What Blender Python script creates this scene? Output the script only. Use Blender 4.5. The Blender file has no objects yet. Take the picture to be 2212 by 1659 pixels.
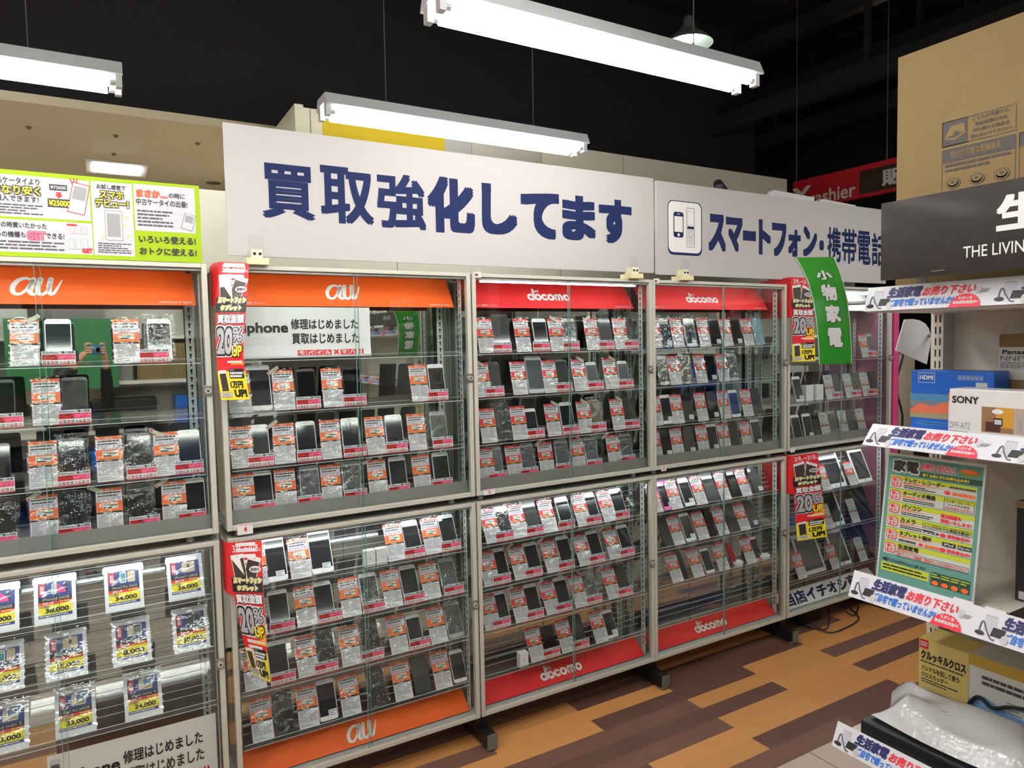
import bpy, math, random, re
from mathutils import Vector, Matrix
from mathutils.geometry import tessellate_polygon
random.seed(7)
SC = bpy.context.scene
COL = SC.collection

# ------------------------------------------------------------------ camera
CAM = (-0.32926, -2.39936, 1.60524)
YAW, PITCH, ROLL, FPX = 0.529123, 0.059728, -0.020047, 1520.03
def _axes():
    cy, sy, cp, sp = math.cos(YAW), math.sin(YAW), math.cos(PITCH), math.sin(PITCH)
    F = Vector((sy*cp, cy*cp, -sp)); R0 = Vector((cy, -sy, 0)); U0 = R0.cross(F)
    R = R0*math.cos(ROLL) + U0*math.sin(ROLL); U = U0*math.cos(ROLL) - R0*math.sin(ROLL)
    return R, U, F
AR, AU_, AF = _axes()
cd = bpy.data.cameras.new('camera'); cam = bpy.data.objects.new('camera', cd); COL.objects.link(cam)
cd.sensor_width = 36.0; cd.lens = 36.0*FPX/2212.0; cd.clip_start = 0.005; cd.clip_end = 60
mw = Matrix((AR, AU_, -AF)).transposed().to_4x4(); mw.translation = Vector(CAM); cam.matrix_world = mw
SC.camera = cam
# ------------------------------------------------------------------ world, exposure
w = bpy.data.worlds.new('world'); SC.world = w; w.use_nodes = True
w.node_tree.nodes['Background'].inputs[0].default_value = (0.02, 0.02, 0.02, 1)
w.node_tree.nodes['Background'].inputs[1].default_value = 0.3
vs = SC.view_settings; vs.view_transform = 'Standard'; vs.look = 'None'; vs.gamma = 1; vs.exposure = 0.0
vs.use_curve_mapping = False
cy_ = SC.cycles
cy_.max_bounces = 7; cy_.diffuse_bounces = 3; cy_.glossy_bounces = 4; cy_.transmission_bounces = 4
cy_.transparent_max_bounces = 40; cy_.caustics_reflective = False; cy_.caustics_refractive = False
cy_.sample_clamp_indirect = 4.0
TUBE = 27.0      # ceiling fluorescent tubes
CASE_UP, CASE_LOW = 15.0, 26.0   # light strips inside the display cases

def at(px, py, X=None, Y=None, Z=None):
    """photo pixel -> the point of a real plane of the shop that is seen there"""
    d = AF + AR*((px-1106)/FPX) - AU_*((py-829.5)/FPX)
    if Y is not None: t = (Y-CAM[1])/d.y
    elif X is not None: t = (X-CAM[0])/d.x
    else: t = (Z-CAM[2])/d.z
    return Vector(CAM) + d*t
def pj(P):
    d = Vector(P)-Vector(CAM)
    return 1106+FPX*d.dot(AR)/d.dot(AF), 829.5-FPX*d.dot(AU_)/d.dot(AF)

# ------------------------------------------------------------------ materials
def lin(c): return tuple((x/255/12.92 if x/255 <= .04045 else ((x/255+.055)/1.055)**2.4) for x in c)
_M = {}
def M(name, rgb=(200,200,200), rough=.5, metal=0., spec=.5, emit=0., coat=0.):
    if name in _M: return _M[name]
    m = bpy.data.materials.new(name); m.use_nodes = True
    b = m.node_tree.nodes['Principled BSDF']; c = lin(rgb)+(1,)
    b.inputs['Base Color'].default_value = c; b.inputs['Roughness'].default_value = rough
    b.inputs['Metallic'].default_value = metal; b.inputs['Specular IOR Level'].default_value = spec
    if coat: b.inputs['Coat Weight'].default_value = coat; b.inputs['Coat Roughness'].default_value = .08
    if emit: b.inputs['Emission Color'].default_value = c; b.inputs['Emission Strength'].default_value = emit
    m.diffuse_color = c; _M[name] = m
    return m
def noisy(m, scale, amount, bump=0., stretch=(1,1,1)):
    """vary a material's own colour a little, and its surface"""
    nt = m.node_tree; b = nt.nodes['Principled BSDF']; N = nt.nodes.new
    tc = N('ShaderNodeTexCoord'); mp = N('ShaderNodeMapping'); n = N('ShaderNodeTexNoise'); mx = N('ShaderNodeMixRGB')
    mp.inputs['Scale'].default_value = stretch; n.inputs['Scale'].default_value = scale; n.inputs['Detail'].default_value = 6
    nt.links.new(tc.outputs['Object'], mp.inputs[0]); nt.links.new(mp.outputs[0], n.inputs['Vector'])
    c = b.inputs['Base Color'].default_value[:]
    mx.inputs[1].default_value = tuple(x*(1-amount) for x in c[:3])+(1,); mx.inputs[2].default_value = tuple(min(1,x*(1+amount)) for x in c[:3])+(1,)
    nt.links.new(n.outputs['Fac'], mx.inputs[0]); nt.links.new(mx.outputs[0], b.inputs['Base Color'])
    if bump:
        bp = N('ShaderNodeBump'); bp.inputs['Strength'].default_value = bump; bp.inputs['Distance'].default_value = .01
        nt.links.new(n.outputs['Fac'], bp.inputs['Height']); nt.links.new(bp.outputs[0], b.inputs['Normal'])
    return m
def clear(name, tint=(.97,.98,.975), rough=.01, boost=1.0, base=0.0, bump=0., scale=30, haze=0.):
    """window-glass / clear acrylic: see-through with a Fresnel reflection"""
    if name in _M: return _M[name]
    m = bpy.data.materials.new(name); m.use_nodes = True; nt = m.node_tree; nt.nodes.clear(); N = nt.nodes.new
    out = N('ShaderNodeOutputMaterial'); mix = N('ShaderNodeMixShader'); tr = N('ShaderNodeBsdfTransparent'); gl = N('ShaderNodeBsdfGlossy')
    fr = N('ShaderNodeFresnel'); fr.inputs['IOR'].default_value = 1.45
    mu = N('ShaderNodeMath'); mu.operation = 'MULTIPLY_ADD'; mu.inputs[1].default_value = boost; mu.inputs[2].default_value = base; mu.use_clamp = True
    tr.inputs[0].default_value = tint+(1,); gl.inputs['Roughness'].default_value = rough
    ge = N('ShaderNodeNewGeometry'); io = N('ShaderNodeMath'); io.operation = 'MULTIPLY_ADD'; io.inputs[1].default_value = 1/1.45-1.45; io.inputs[2].default_value = 1.45
    nt.links.new(ge.outputs['Backfacing'], io.inputs[0]); nt.links.new(io.outputs[0], fr.inputs['IOR'])   # same reflection from both sides of a pane
    nt.links.new(fr.outputs[0], mu.inputs[0]); nt.links.new(mu.outputs[0], mix.inputs[0])
    src = tr.outputs[0]
    if haze:
        df = N('ShaderNodeBsdfDiffuse'); df.inputs[0].default_value = (.8,.8,.8,1); m2 = N('ShaderNodeMixShader'); m2.inputs[0].default_value = haze
        nt.links.new(tr.outputs[0], m2.inputs[1]); nt.links.new(df.outputs[0], m2.inputs[2]); src = m2.outputs[0]
    nt.links.new(src, mix.inputs[1]); nt.links.new(gl.outputs[0], mix.inputs[2]); nt.links.new(mix.outputs[0], out.inputs[0])
    if bump:
        tc = N('ShaderNodeTexCoord'); n = N('ShaderNodeTexNoise'); n.inputs['Scale'].default_value = scale; n.inputs['Detail'].default_value = 2
        bp = N('ShaderNodeBump'); bp.inputs['Strength'].default_value = bump; bp.inputs['Distance'].default_value = .01
        nt.links.new(tc.outputs['Object'], n.inputs['Vector']); nt.links.new(n.outputs['Fac'], bp.inputs['Height'])
        nt.links.new(bp.outputs[0], gl.inputs['Normal'])
    _M[name] = m; return m

WHITE = M('white_print', (236,234,230), .55); PAPER = M('white_paper', (232,231,232), .6)
BLACK = M('black_print', (24,22,24), .5); NAVY = M('navy_print', (24,36,78), .6, spec=.15)
RED = M('red_print', (214,32,38), .45); YELLOW = M('yellow_print', (246,228,40), .5); ORANGE = M('orange_print', (240,104,36), .45)
PINK = M('pink_print', (240,120,160), .5); BLUE = M('blue_print', (24,92,190), .5); DKBLUE = M('dark_blue_print', (36,60,130), .45)
GREEN = M('green_print', (32,128,40), .5); LIME = M('lime_print', (156,186,30), .6, spec=.2); GREY = M('grey_print', (150,150,152), .5)
LGREY = M('light_grey_print', (200,200,204), .55); MAUVE = M('mauve_print', (150,120,160), .55); DGREY = M('dark_grey_print', (70,70,74), .5)
STEEL = M('case_steel', (200,200,186), .42, .15); STEELIN = M('case_steel_inside', (196,198,196), .45, .2)
RAILM = M('rail_steel', (208,212,208), .4, .1); LIP = M('case_lip', (140,136,132), .4, .35); HOLE = M('slot_black', (16,16,16), .8); CHROME = M('chrome', (210,210,212), .15, 1.)
BLACKMETAL = M('black_steel', (16,16,17), .5); RUBBER = M('rubber', (22,22,22), .7)
GLASS = clear('door_glass', (.96,.985,.975), .0, .9); SIDEGLASS = clear('side_glass', (.95,.975,.965), .0, .9)
ACRYL = clear('clear_acrylic', (.985,.988,.988), .05, .55, .008, haze=.008); SLEEVE = clear('card_sleeve_film', (.985,.985,.985), .06, 1.1, .006, .3, 26, .004)
FILM = clear('crinkled_film', (.97,.97,.97), .09, 1.4, .035, 1., 34, .012)
EDGE = M('glass_edge', (120,160,150), .2); ACEDGE = M('acrylic_edge', (205,212,214), .25)
MIRROR = M('mirror', (206,208,206), .015, 1.)
TUBEM = M('lit_tube', (255,252,248), emit=TUBE); CTUBE = M('case_tube', (250,252,255), emit=CASE_UP); CTUBEL = M('case_tube_bright', (248,252,255), emit=CASE_LOW)

# ------------------------------------------------------------------ mesh builder
_TX = {}
def text2d(s, bold=0., res=3, space=1.0):
    k = (s, bold, res, space)
    if k in _TX: return _TX[k]
    c = bpy.data.curves.new('t', 'FONT'); c.body = s; c.size = 1; c.resolution_u = res; c.space_character = space; c.fill_mode = 'FRONT'
    o = bpy.data.objects.new('t', c); COL.objects.link(o)
    dg = bpy.context.evaluated_depsgraph_get(); dg.update()
    me = o.evaluated_get(dg).to_mesh()
    V = [(v.co.x, v.co.y) for v in me.vertices]; Fs = [tuple(p.vertices) for p in me.polygons]
    # keep faces turned to the viewer
    out = []
    for f in Fs:
        a = sum(V[f[i]][0]*V[f[(i+1) % len(f)]][1]-V[f[(i+1) % len(f)]][0]*V[f[i]][1] for i in range(len(f)))
        out.append(f if a > 0 else tuple(reversed(f)))
    V1 = V
    if bold and V:                       # heavier weight: the glyphs repeated a hair's breadth around
        n = 8 if bold >= .03 else 4; b = len(V); V0 = V; F0 = out; V = []; out = []
        for k in range(n):
            dx, dy = [(a*bold, b_*bold) for a, b_ in ((1,1),(-1,1),(-1,-1),(1,-1),(1,0),(0,1),(-1,0),(0,-1))][k]
            V += [(x+dx, y+dy) for x, y in V0]; out += [tuple(i+b*k for i in f) for f in F0]
    bpy.data.objects.remove(o); bpy.data.curves.remove(c)
    if V:
        g = min(bold, .04); x0 = min(v[0] for v in V1)-g; x1 = max(v[0] for v in V1)+g; y0 = min(v[1] for v in V1)-g; y1 = max(v[1] for v in V1)+g
    else: x0 = y0 = 0; x1 = y1 = 1
    _TX[k] = (V, out, (x0, y0, x1, y1), len(V)//(8 if bold >= .03 else 4) if bold and V else len(V) or 1); return _TX[k]

class MB:
    L = .0004
    def __init__(s, fn=None): s.v = []; s.f = []; s.m = []; s.mats = []; s.fn = fn or (lambda u, v, w: (u, -w, v)); s.smooth = set()
    def mi(s, m):
        if m not in s.mats: s.mats.append(m)
        return s.mats.index(m)
    def add(s, V, F, m, smooth=False):
        b = len(s.v); s.v += [tuple(x) for x in V]; k = s.mi(m)
        for f in F:
            if smooth: s.smooth.add(len(s.f))
            s.f.append(tuple(i+b for i in f)); s.m.append(k)
        return s
    # solids, in object space
    def box(s, a, b, m):
        x0, y0, z0 = (min(a[i], b[i]) for i in range(3)); x1, y1, z1 = (max(a[i], b[i]) for i in range(3))
        return s.hexa([(x0,y0,z0),(x1,y0,z0),(x1,y1,z0),(x0,y1,z0),(x0,y0,z1),(x1,y0,z1),(x1,y1,z1),(x0,y1,z1)], m)
    def hexa(s, P, m): return s.add(P, [(0,3,2,1),(4,5,6,7),(0,1,5,4),(1,2,6,5),(2,3,7,6),(3,0,4,7)], m)
    def quad(s, P, m): return s.add(P, [tuple(range(len(P)))], m)
    def tube(s, pts, r, m, n=10, caps=True):
        P = [Vector(p) for p in pts]; V = []; F = []; up = None
        rs = r if isinstance(r, (list, tuple)) else [r]*len(P)
        for i, p in enumerate(P):
            d = (P[min(i+1, len(P)-1)]-P[max(i-1, 0)]).normalized()
            a = d.cross(Vector((0,0,1)) if abs(d.z) < .9 else Vector((1,0,0))).normalized() if up is None else (up-d*up.dot(d)).normalized()
            up = a; b = d.cross(a)
            V += [p+(a*math.cos(t)+b*math.sin(t))*rs[i] for t in [2*math.pi*k/n for k in range(n)]]
        for i in range(len(P)-1):
            for k in range(n): F.append((i*n+k, i*n+(k+1) % n, (i+1)*n+(k+1) % n, (i+1)*n+k))
        s.add(V, F, m, True)
        if caps: s.add(V[:n], [tuple(reversed(range(n)))], m); s.add(V[-n:], [tuple(range(n))], m)
        return s
    def lathe(s, prof, c, m, n=24):
        V = [(c[0]+r*math.cos(2*math.pi*k/n), c[1]+r*math.sin(2*math.pi*k/n), c[2]+z) for r, z in prof for k in range(n)]
        F = [(i*n+k, i*n+(k+1) % n, (i+1)*n+(k+1) % n, (i+1)*n+k) for i in range(len(prof)-1) for k in range(n)]
        return s.add(V, F, m, True)
    def sheet(s, fn, nu, nv, m, smooth=True):
        V = [fn(i/nu, j/nv) for j in range(nv+1) for i in range(nu+1)]
        return s.add(V, [(j*(nu+1)+i, j*(nu+1)+i+1, (j+1)*(nu+1)+i+1, (j+1)*(nu+1)+i) for j in range(nv) for i in range(nu)], m, smooth)
    # flat print, in the (u,v) of a face; w lifts it off the face
    def P2(s, pts, F, m, l): return s.add([s.fn(u, v, l*s.L) for u, v in pts], F, m)
    def rect(s, x0, y0, x1, y1, m, l=1, r=0., nv=1, slant=0.):
        if x1 < x0: x0, x1 = x1, x0
        if y1 < y0: y0, y1 = y1, y0
        if r: return s.poly([(cx+r*math.cos(a), cy+r*math.sin(a)) for cx, cy, a0 in ((x1-r,y1-r,0),(x0+r,y1-r,90),(x0+r,y0+r,180),(x1-r,y0+r,270)) for a in [math.radians(a0+t) for t in (0,18,36,54,72,90)]], m, l)
        V = []; F = []
        for j in range(nv+1): y = y0+(y1-y0)*j/nv; V += [(x0+slant*j/nv, y), (x1+slant*j/nv, y)]
        F = [(2*j, 2*j+1, 2*j+3, 2*j+2) for j in range(nv)]
        return s.P2(V, F, m, l)
    def poly(s, pts, m, l=1):
        a = sum(pts[i][0]*pts[(i+1) % len(pts)][1]-pts[(i+1) % len(pts)][0]*pts[i][1] for i in range(len(pts)))
        if a < 0: pts = list(reversed(pts))
        tr = tessellate_polygon([[Vector((p[0], p[1], 0)) for p in pts]]); F = []
        for t in tr:
            (ax, ay), (bx, by), (cx, cy) = pts[t[0]], pts[t[1]], pts[t[2]]
            F.append(t if (bx-ax)*(cy-ay)-(cx-ax)*(by-ay) > 0 else t[::-1])
        return s.P2(pts, F, m, l)
    def ell(s, cx, cy, rx, ry, m, l=1, n=24): return s.poly([(cx+rx*math.cos(2*math.pi*k/n), cy+ry*math.sin(2*math.pi*k/n)) for k in range(n)], m, l)
    def frame(s, x0, y0, x1, y1, t, m, l=1):
        s.rect(x0, y0, x1, y0+t, m, l); s.rect(x0, y1-t, x1, y1, m, l); s.rect(x0, y0+t, x0+t, y1-t, m, l); s.rect(x1-t, y0+t, x1, y1-t, m, l); return s
    def stroke(s, pts, wd, m, l=1, n=8, closed=False):
        """a brush stroke along a smooth path"""
        P = []; W = wd if isinstance(wd, (list, tuple)) else [wd]*len(pts); k = len(pts)
        for i in range(k if closed else k-1):
            g = (lambda j: j % k) if closed else (lambda j: max(0, min(k-1, j)))
            p0, p1, p2, p3 = (pts[g(i+o)] for o in (-1,0,1,2))
            for q in range(n):
                t = q/n
                P.append(tuple(.5*(2*p1[a]+(p2[a]-p0[a])*t+(2*p0[a]-5*p1[a]+4*p2[a]-p3[a])*t*t+(3*p1[a]-p0[a]-3*p2[a]+p3[a])*t**3) for a in (0,1))+(W[g(i)]*(1-t)+W[g(i+1)]*t,))
        P.append((pts[0] if closed else pts[-1])+(W[0] if closed else W[-1],)); V = []
        for i, (x, y, h) in enumerate(P):
            a = P[(i-1) if i else (-2 if closed else 0)]; b = P[(i+1) if i < len(P)-1 else (1 if closed else -1)]
            dx, dy = b[0]-a[0], b[1]-a[1]; q = math.hypot(dx, dy) or 1
            V += [(x-dy/q*h/2, y+dx/q*h/2), (x+dy/q*h/2, y-dx/q*h/2)]
        F = [(2*i+1, 2*i+3, 2*i+2, 2*i) for i in range(len(P)-1)]
        s.P2(V, F, m, l)
        if not closed:
            for q in (P[0], P[-1]): s.ell(q[0], q[1], q[2]/2, q[2]/2, m, l, 12)
        return s
    def text(s, t, x0, y0, x1, y1, m, l=2, bold=.02, res=3, slant=0., space=1., keep=False):
        V, F, (a, b, c, d), nb = text2d(t, bold, res, space)
        sx = (x1-x0)/max(1e-6, c-a); sy = (y1-y0)/max(1e-6, d-b); ox = 0.
        if keep:
            if sx > sy: ox = (x1-x0-(c-a)*sy)/2; sx = sy
        return s.add([s.fn(x0+ox+(x-a)*sx+slant*(y-b)*sy, y0+(y-b)*sy, (l+.09*(i//nb))*s.L) for i, (x, y) in enumerate(V)], F, m)
    def lines(s, x0, y0, x1, y1, n, m, l=2, fill=.45, gap=.12, seed=1):
        """rows of print too small to read"""
        r = random.Random(seed); h = (y1-y0)/n
        for j in range(n):
            x = x0; y = y1-(j+.5+fill/2)*h
            e = x1-(x1-x0)*r.choice((0,0,.1,.3))
            while x < e:
                k = (x1-x0)*r.uniform(.06,.2); s.rect(x, y, min(e, x+k), y+h*fill, m, l); x += k+(x1-x0)*gap*r.uniform(.15,.6)
        return s
    def build(s, name, parent=None, loc=(0,0,0), rot=(0,0,0), world=False, bevel=0.):
        """world=True: vertices are in world space, the origin is moved to loc"""
        V = [tuple(a-b for a, b in zip(v, loc)) for v in s.v] if world else s.v
        me = bpy.data.meshes.new(name); me.from_pydata(V, [], s.f)
        for m in s.mats: me.materials.append(m)
        me.polygons.foreach_set('material_index', s.m)
        if s.smooth: me.polygons.foreach_set('use_smooth', [i in s.smooth for i in range(len(s.f))])
        me.update(); o = bpy.data.objects.new(name, me); COL.objects.link(o)
        o.location = loc; o.rotation_euler = rot
        if parent:
            o.parent = parent
            if world: o.location = Vector(loc)-Vector(parent.location)
        if bevel:
            b = o.modifiers.new('bevel', 'BEVEL'); b.width = bevel; b.segments = 2; b.limit_method = 'ANGLE'
        return o
def tag(o, label, cat, group=None, kind=None):
    if label: o['label'] = label
    if cat: o['category'] = cat
    if group: o['group'] = group
    if kind: o['kind'] = kind
    return o
def empty(name, loc=(0,0,0)):
    o = bpy.data.objects.new(name, None); COL.objects.link(o); o.location = loc; o.empty_display_size = .05; return o
def struct(o): o['kind'] = 'structure'; return o
def copy_tree(o, parent=None):
    c = o.copy(); COL.objects.link(c)
    if parent: c.parent = parent; c.matrix_parent_inverse = o.matrix_parent_inverse
    for ch in list(o.children): copy_tree(ch, c)
    return c
def curve(pts, n=8):
    out = []; k = len(pts)
    for i in range(k-1):
        p0, p1, p2, p3 = (Vector(pts[max(0, min(k-1, i+o))]) for o in (-1,0,1,2))
        for q in range(n):
            t = q/n; out.append(.5*(2*p1+(p2-p0)*t+(2*p0-5*p1+4*p2-p3)*t*t+(3*p1-p0-3*p2+p3)*t**3))
    return out+[Vector(pts[-1])]
def YP(Y): return lambda u, v, w: (u, Y-w, v)      # print on a face turned to -Y, (u,v) = world x,z
def XP(X): return lambda u, v, w: (X-w, -u, v)     # print on a face turned to -X, (u,v) = -world y, z

# ================================================================== the setting
def plank_mat(name, rgb, amt=.22):
    if name in _M: return _M[name]
    m = M(name, rgb, .34); noisy(m, 9, amt, .02, (1.2, 26, 1)); return m
WOOD = [plank_mat('tan_plank', (206,146,86)), plank_mat('honey_plank', (200,141,82)), plank_mat('dark_plank', (112,80,68)), plank_mat('umber_plank', (98,68,58))]
TILE = noisy(M('stone_tile', (196,176,160), .3), 60, .12, .02); GROUT = M('tile_joint', (150,130,116), .7)
dark = {(1,1.39),(2,.94),(2,2.77),(3,1.39),(3,.475),(4,.94),(4,2.77),(6,1.855),(7,1.39),(7,2.305),(0,1.855),(0,.025),(-1,1.39),(-1,2.305),(2,.025),(5,.475),(6,.025),(7,.475)}
light = {(1,2.305),(2,1.855),(3,2.305),(4,1.855),(5,1.39),(5,2.305),(6,.94),(6,2.77),(1,.475),(0,.94),(0,2.77),(1,3.22)}
fl = MB(); LN = .09; r_ = random.Random(3)
for j in range(-66, 8):
    y0 = -.062-LN*j; y1 = y0+LN; x = (2.305 if j % 2 else 1.855)-.915*15
    while x < 5.4 and j > -18:
        key = (j, round(x*200)/200); hit = lambda S: any(a == j and abs(b-x) < .03 for a, b in S)
        k = r_.choice((2,3)) if hit(dark) else r_.choice((0,1)) if hit(light) else r_.choice((0,0,1,2,3))
        fl.quad([(x,y0,0),(x+.915,y0,0),(x+.915,y1,0),(x,y1,0)], WOOD[k]); x += .915
for i in range(-26, 13):                                     # pale stone tiles in front of the boards
    for k in range(0, 13):
        a, b = i*.45+.165, -.695-k*.45
        fl.quad([(a+.002,b-.448,0),(a+.448,b-.448,0),(a+.448,b-.002,0),(a+.002,b-.002,0)], TILE)
fl.quad([(-12,-6.6,-.002),(6,-6.6,-.002),(6,-.69,-.002),(-12,-.69,-.002)], GROUT)
fl.quad([(-12,1.5,0),(6,1.5,0),(6,7.9,0),(-12,7.9,0)], M('far_floor', (214,206,190), .5))
struct(fl.build('floor'))
BLK = noisy(M('black_paint', (56,53,54), .9, spec=.1), 3, .12); CREAM = noisy(M('cream_paint', (240,236,212), .6), 2, .03); BEIGE = noisy(M('beige_paint', (206,194,164), .7), 2, .05)
struct(MB().box((-12,-6.6,4.6), (9,8,4.7), BLK).build('ceiling'))
struct(MB().box((-12,7.9,0), (9,8,4.6), BLK).build('wall_back'))
struct(MB().box((-12.1,-6.6,0), (-12,8,4.6), CREAM).build('wall_left'))
struct(MB().box((9,-6.6,0), (9.1,8,4.6), BLK).build('wall_right'))
struct(MB().box((-12,-6.7,0), (9,-6.6,4.6), M('front_paint', (150,142,130), .8)).build('wall_front'))
# black curtain wall above the booth, the booth's cream partition with its yellow panel
struct(MB().box((-12,2.6,2.745), (5.5,2.7,4.6), BLK).build('wall_upper'))
YBW = 1.0; bx = lambda px, py: at(px, py, Y=YBW); BL, BR = bx(655,230), bx(1700,390); ZBT = BL.z-.004
bw = MB().box((BL.x,YBW,0), (BR.x,YBW+.06,ZBT), CREAM).box((BL.x-.04,YBW,0), (BL.x,2.6,ZBT+.012), CREAM)
YEL = M('yellow_panel', (226,196,24), .5); bw.fn = YP(YBW-.001)
X_ = [bx(px, 300).x for px in (697, 960, 1018, 1168, 1345)]
bw.rect(X_[0], 2.2, X_[1], ZBT-.012, YEL); bw.rect(X_[1], 2.2, X_[2], ZBT-.008, M('grey_panel', (196,194,188), .6)); bw.rect(X_[2], 2.2, X_[3], ZBT-.005, M('stone_panel', (206,202,188), .6))
for x in (bx(672,300).x, X_[2], X_[3], X_[4]): bw.rect(x-.002, 1.6, x+.002, ZBT-.003, M('panel_joint', (150,148,136), .7), 3)
struct(bw.build('wall_booth', world=True))
struct(MB().box((-12,1.4,2.7), (BL.x-.04,6,2.74), BEIGE).build('ceiling_lowered'))
struct(MB().box((-12,6,0), (.64,6.05,2.7), BEIGE).build('wall_side'))
wp = MB().box((-.02,.70,0), (2.66,.725,2.243), M('partition_white', (240,236,218), .6)); wp.fn = YP(.699)
for x in (.88, 1.79): wp.rect(x-.002, 1.7, x+.002, 2.243, M('panel_joint'))
struct(wp.build('wall_partition', world=True))
for k, (x, z, y0) in enumerate(((4.9,3.55,-4), (5.6,3.95,-4), (6.3,3.75,-4), (5.25,4.3,-4))):
    t = MB().box((x-.05,y0,z), (x+.05,7.8,z+.16), M('beam_paint', (46,44,45), .7))
    for y in range(-3, 7, 2): t.box((x-.02,y-.02,z+.16), (x+.02,y+.02,4.6), M('beam_paint'))
    struct(t.build('ceiling_beam'))
hatch = MB(); P0 = at(1770,20,Z=4.59)
hatch.fn = lambda u, v, w: (P0.x+u, P0.y+v, 4.59-w); hatch.frame(0,-.3,.75,.25,.03, M('hatch_edge', (84,82,82), .7))
struct(hatch.build('ceiling_hatch', world=True))

# small fittings of the lowered ceiling
def recessed_light(x, y, lab):
    e = empty('recessed_light', (x,y,2.7)); tag(e, lab, 'ceiling light', 'recessed ceiling lights')
    f = MB(); f.box((-.16,-.16,-.012), (.16,.16,-.002), M('light_frame', (225,222,214), .5)); f.build('frame', e)
    d = MB()
    for k in range(5): d.tube([(-.12,-.1+k*.05,-.010), (.12,-.1+k*.05,-.010)], .007, M('recessed_tube', (250,250,255), emit=190.))
    d.build('diffuser', e)
for x, y in ((-.185,2.5), (-1.7,2.5), (-.9,3.9), (-2.4,3.9), (-3.2,2.5)): recessed_light(x, y, 'square recessed light glowing in the lowered beige ceiling' if x > -.2 else 'square recessed light added out of view to brighten the lowered ceiling')  # only the first is in view; the others are added to lift the beige ceiling
for i, (x, y, lab) in enumerate(((62,274,'small dark sprinkler head by the lamp end, lowered beige ceiling'), (250,292,'small dark sprinkler head above the recessed light'), (427,309,'small dark sprinkler head near the big white sign'), (246,332,'small pale detector just above the recessed light'), (460,395,'round downlight in the beige ceiling beside the white sign'))):
    p = at(x, y, Z=2.7); b = MB(); big = i == 4
    b.lathe([(0,-.006),(.03,-.006),(.045,-.004),(.05,0)] if big else [(0,-.012),(.007,-.011),(.012,-.004),(.015,0)], (0,0,0), M('ceiling_fitting', (96,88,72), .5), 16)
    tag(b.build('downlight' if big else 'ceiling_sprinkler' if i < 3 else 'smoke_detector', loc=tuple(p)), lab, 'downlight' if big else 'sprinkler' if i < 3 else 'detector')

# ------------------------------------------------------------------ fluorescent pendants
HOUS = M('lamp_housing', (226,228,230), .45)
def pendant():
    e = empty('fluorescent_pendant')
    h = MB()
    prof = [(-.075,.0),(-.055,.045),(.055,.045),(.075,.0),(.068,-.004),(.03,.012),(-.03,.012),(-.068,-.004)]
    h.add([(x, y, z) for x in (-.63,.63) for y, z in prof], [tuple(range(8)), tuple(reversed(range(8,16)))]+[(k, k+8, (k+1) % 8+8, (k+1) % 8) for k in range(8)], HOUS)
    h.build('housing', e)
    for s in (-1, 1):
        t = MB().tube([(-.585,s*.042,-.022), (.585,s*.042,-.022)], .0155, TUBEM, 14); t.build('fluorescent_tube', e)
        for q in (-1, 1):
            k = MB().tube([(q*.59,s*.042,-.022), (q*.612,s*.042,-.022)], .011, M('lamp_cap', (190,190,190), .3, .6)).box((q*.608,s*.042-.014,-.04), (q*.628,s*.042+.014,.012), HOUS); k.build('lamp_socket', e)
    for q in (-.36, .36): MB().tube([(q,0,.045), (q+.01,0,2.06)], .0022, M('hanging_wire', (120,120,120), .4, .5), 6).build('suspension_wire', e)
    return e
PEND = pendant()
spots_ = [(1.135,-.57,'nearer twin-tube pendant high above the big white sign'), (1.105,.425,'twin-tube pendant hanging just above the big white sign'), (-.845,.46,'twin-tube pendant over the lime green board, its end in view'),
          (-.845,-.57,None), (-.845,-1.15,None), (.50,-1.15,None), (3.35,-1.3,None), (2.4,-1.75,None), (3.75,-1.9,None), (-.845,-1.7,None), (.45,-1.7,None), (-.845,-2.9,None), (.45,-2.9,None), (1.75,-2.9,None), (-2.2,-.57,None), (-2.2,-1.7,None), (-2.2,.46,None), (-2.3,1.25,None), (-3.6,-.57,None), (-3.6,-1.4,None), (-3.6,-2.3,None), (-3.6,-3.1,None)]+[(x,y,None) for x in (-5.2,-6.8,-8.4,-10.) for y in (-1.15,-2.3)]  # pendants without a label are added out of frame to brighten the shop evenly
for i, (x, y, lab) in enumerate(spots_):
    o = PEND if i == 0 else copy_tree(PEND); o.location = (x, y, 2.545)
    tag(o, lab or 'out-of-view twin-tube pendant added to extend the rows and light the shop', 'ceiling light', 'fluorescent pendants')
def bell():
    p = at(1487, 96, Y=1.0); e = empty('bell_pendant', tuple(p)); tag(e, 'round bell pendant lamp hanging high in the dark', 'pendant lamp')
    MB().lathe([(.155,0),(.15,.01),(.11,.05),(.06,.085),(.035,.12),(.03,.17),(0,.175)], (0,0,0), M('bell_shade', (170,180,172), .3, .5)).build('lamp_shade', e)
    MB().lathe([(0,.012),(.04,.02),(.062,.05),(.05,.08),(0,.085)], (0,0,0), M('bell_bulb', (250,255,246), emit=30.), 16).build('bulb', e)
    MB().tube([(0,0,.17), (0,0,4.6-p.z)], .006, BLACKMETAL, 6).build('cord', e)
bell()
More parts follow.
